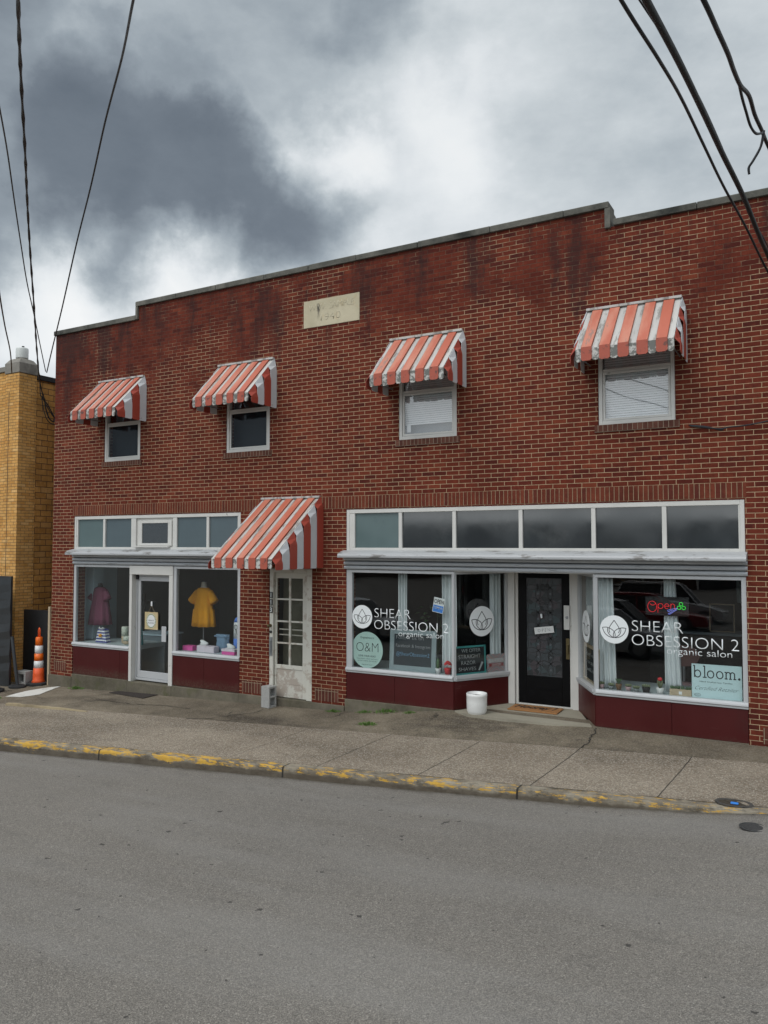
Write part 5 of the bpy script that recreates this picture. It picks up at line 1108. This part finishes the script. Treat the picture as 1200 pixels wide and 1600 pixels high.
cable('thin cable slanting down left across the dark cloud to the yellow roof edge', [(-3.35,-7.8,3.81),(-4.65,-6.76,4.35),(-5.93,-5.73,4.86),(-7.36,-4.7,5.1),(-8.87,-3.64,5.1),(-10.42,-2.62,4.92),(-12.05,-1.6,4.39),(-13.58,-.63,4.02),(-15.01,.33,3.87)], .012)
cable('thin cable entering at the left edge high up and ending at the yellow roof edge', [(-6.51,-6.78,4.57),(-7.58,-5.92,4.7),(-8.63,-5.1,4.85),(-9.71,-4.25,4.86),(-10.8,-3.36,4.74),(-11.87,-2.47,4.57),(-12.9,-1.57,4.4),(-13.93,-.65,4.12),(-14.94,.25,3.87)], .010)
cable('short thin cable at the far left edge passing before the capped pier', [(-9.46,-4.69,3.84),(-10.86,-3.65,3.8),(-12.23,-2.62,3.8),(-13.58,-1.57,3.74),(-15.2,-.4,3.72)], .012)
cable('thin leftmost cable of the bundle at the top right', [(-1.02,-7.32,3.23),(-.95,-6.32,3.31),(-.88,-5.4,3.43),(-.85,-4.54,3.59),(-.79,-3.63,3.62),(-.71,-2.71,3.6),(-.57,-1.78,3.49),(-.4,-.83,3.26),(-.15,.0,2.95)], .013)
cable('thickest black cable running down the top right corner', [(-.89,-7.27,3.21),(-.81,-6.3,3.28),(-.75,-5.41,3.38),(-.69,-4.53,3.44),(-.63,-3.66,3.48),(-.53,-2.77,3.44),(-.44,-1.88,3.35),(-.36,-1.04,3.30),(-.19,-.08,2.92)], .024)
cable('very thin lashing cable beside the thickest black cable', [(-.99,-7.22,3.28),(-.86,-6.25,3.33),(-.78,-5.44,3.44),(-.71,-4.63,3.52),(-.65,-3.79,3.56),(-.58,-3.0,3.52),(-.48,-2.09,3.44),(-.36,-1.19,3.38),(-.15,-.1,2.96)], .006)
cable('frayed cable bundle with a loop and loose end at the top right corner', [(-.69,-6.32,3.69),(-.55,-5.71,3.56),(-.51,-5.26,3.61),(-.48,-4.83,3.68),(-.47,-4.42,3.77),(-.45,-4.01,3.86),(-.41,-3.61,3.97),(-.39,-3.18,4.01),(-.35,-2.75,4.05),(-.32,-2.33,4.1),(-.16,-1.78,3.86)], .018, 0,
      extra=([(-.46,-4.05,3.86),(-.455,-3.79,3.87),(-.44,-3.56,3.86),(-.42,-3.32,3.84),(-.385,-3.11,3.86),(-.34,-2.85,3.98)], [(-.33,-2.85,4.0),(-.36,-2.83,3.86),(-.43,-2.82,3.74),(-.47,-2.8,3.69),(-.47,-2.78,3.63)]))
cable('loops of slack black cable hanging on the yellow side wall', [(-15.46,.52,3.42),(-15.44,.60,3.35),(-15.44,.66,3.1),(-15.44,.75,2.92),(-15.44,.86,2.86),(-15.44,.88,2.95),(-15.44,.78,3.12),(-15.44,.64,3.3)], .014, -1, 'cable_loop',
      extra=([(-15.46,.55,3.40),(-15.43,.70,3.15),(-15.43,.85,2.98),(-15.43,.92,3.0)], [(-15.46,.55,3.38),(-15.43,.60,3.05),(-15.43,.72,2.84),(-15.43,.90,2.80)], [(-15.46,.52,3.4),(-15.46,.50,3.6),(-15.46,.49,3.9)]))
cable('loose black cable end with a clamp on the brick right of the last upper window', [(-1.42,-.02,1.60),(-1.20,-.04,1.56),(-1.02,-.05,1.50),(-.96,-.05,1.53),(-.7,-.04,1.545),(-.3,-.05,1.60),(.1,-.05,1.64)], .010, -1, 'wall_cable', extra=([(-1.42,-.02,1.60),(-1.2,-.06,1.545),(-1.0,-.07,1.51)], [(-1.4,-.03,1.585),(-1.15,-.05,1.53),(-.95,-.06,1.52)]))

# ------------------------------------------------------------------ across the street (seen in the shop glass)
def car(x, y, paint, label, suv=False):
    z = zr(x, y); t = thing('parked_car', label, 'car', (x, y, z), 'cars parked across the street'); h = 1.68 if suv else 1.42; bl = .95 if suv else .86
    bp = [(-2.25,.34),(-2.28,.62),(-2.20,bl-.03),(-1.3,bl+.02),(.95,bl+.02),(1.75,bl-.12),(2.18,.66),(2.25,.40),(2.2,.26),(-2.15,.24)]
    mb = MB(); rings = []
    for yy, k in ((-.90,.93),(-.86,.985),(-.80,1),(.80,1),(.86,.985),(.90,.93)): rings.append([(px*(.97+.03*(k-.93)/.07), yy, .26+(pz-.26)*k) for px, pz in bp])
    mb.loft(rings); m_ = plain('car_paint', paint, .18, metal=.35, var=.03); mb.build('body', m_, t, bevel=.02, local=True)
    tp = [(-1.75,bl),(-1.30,h-.06),(-.9,h),(.15,h),(.45,h-.05),(1.10,bl)] if not suv else [(-2.1,bl),(-1.85,h-.08),(-1.5,h),(.2,h),(.5,h-.05),(1.10,bl)]
    def cab(s, k): return [(px*k+(-.3)*(1-k), yy, pz if pz < bl+.01 else bl+(pz-bl)*s) for px, pz in tp]
    rings = []; mb = MB()
    rings = [[(px, -.78 if pz < bl+.01 else -.62, pz) for px, pz in tp], [(px, .78 if pz < bl+.01 else .62, pz) for px, pz in tp]]; mb.loft(rings); mb.build('cabin', M['black'], t, bevel=.02, local=True)
    mb = MB(); hp = [p_ for p_ in tp[1:-1]]; mb.loft([[(px, yy, pz+.012) for px, pz in hp]+[(hp[-1][0], yy, hp[-1][1]-.04), (hp[0][0], yy, hp[0][1]-.04)] for yy in (-.645, .645)]); mb.build('roof', m_, t, bevel=.02, local=True)
    for s in (1, -1):
        mb = MB()
        for (a, za), (b, zb_) in ((tp[-1], tp[-2]), (tp[0], tp[1]), ((-.25, bl), (-.25, h))): mb.tube([(a, s*.785, bl), (b, s*.64, min(zb_, h-.02))], .03, 6)
        mb.build('pillar', m_, t, local=True)
    for px in (-1.42, 1.38):
        for s in (1, -1):
            w = MB().loft([[(px+r*cos(2*pi*k/24), s*yy, .33+r*sin(2*pi*k/24)) for k in range(24)] for r, yy in ((.30,.70),(.33,.72),(.33,.90),(.30,.92))]).build('wheel', M['rubber'], t, local=True)
            MB().loft([[(px+r*cos(2*pi*k/16), s*yy, .33+r*sin(2*pi*k/16)) for k in range(16)] for r, yy in ((.2,.90),(.2,.925),(.05,.935))]).build('rim', M['steel'], w, local=True)
    for s in (1, -1): MB().box(2.12,2.24,s*.55-.16,s*.55+.16,.58,.68).build('headlight', M['ceramic'], t, bevel=.02, local=True)
car(-5.9, -13.6, (.45,.47,.50), 'silver sedan nearest the salon in the reflected row of cars')
car(-6.3, -16.6, (.10,.11,.12), 'dark grey sedan behind the silver one in the reflected row of cars')
car(-5.6, -19.6, (.25,.02,.025), 'dark red car third in the reflected row of cars')
car(-5.2, -22.8, (.6,.6,.6), 'light silver tall car last in the reflected row of cars', True)
car(-15.2, -13.8, (.45,.46,.47), 'pale car reflected in the left part of the salon window')
O_ = thing('opposite_building', 'low dark brick building across the street seen only as a reflection', 'building', (-12, -46, -1))
MB().box(-45, 20, -52, -46, -3, 1.5).build('wall', brick_mat('brown_brick', cols=((.07,.04,.03),(.09,.05,.035),(.05,.03,.025),(.11,.06,.045)), mcol=(.14,.12,.10), stain=False), O_)
MB().box(-45.2, 20.2, -52.2, -45.8, 1.5, 1.7).build('coping', M['cope'], O_)
for k in range(9):
    x = -42+k*7; w = MB(); frame(w, x, x+3.4, -1.0, .9, .12, -46+.0, -45.92); f = w.build('window', M['wframe'], O_); MB().box(x+.12, x+3.28, -45.98, -45.96, -.88, .78).build('pane', M['dark_pane'], f)
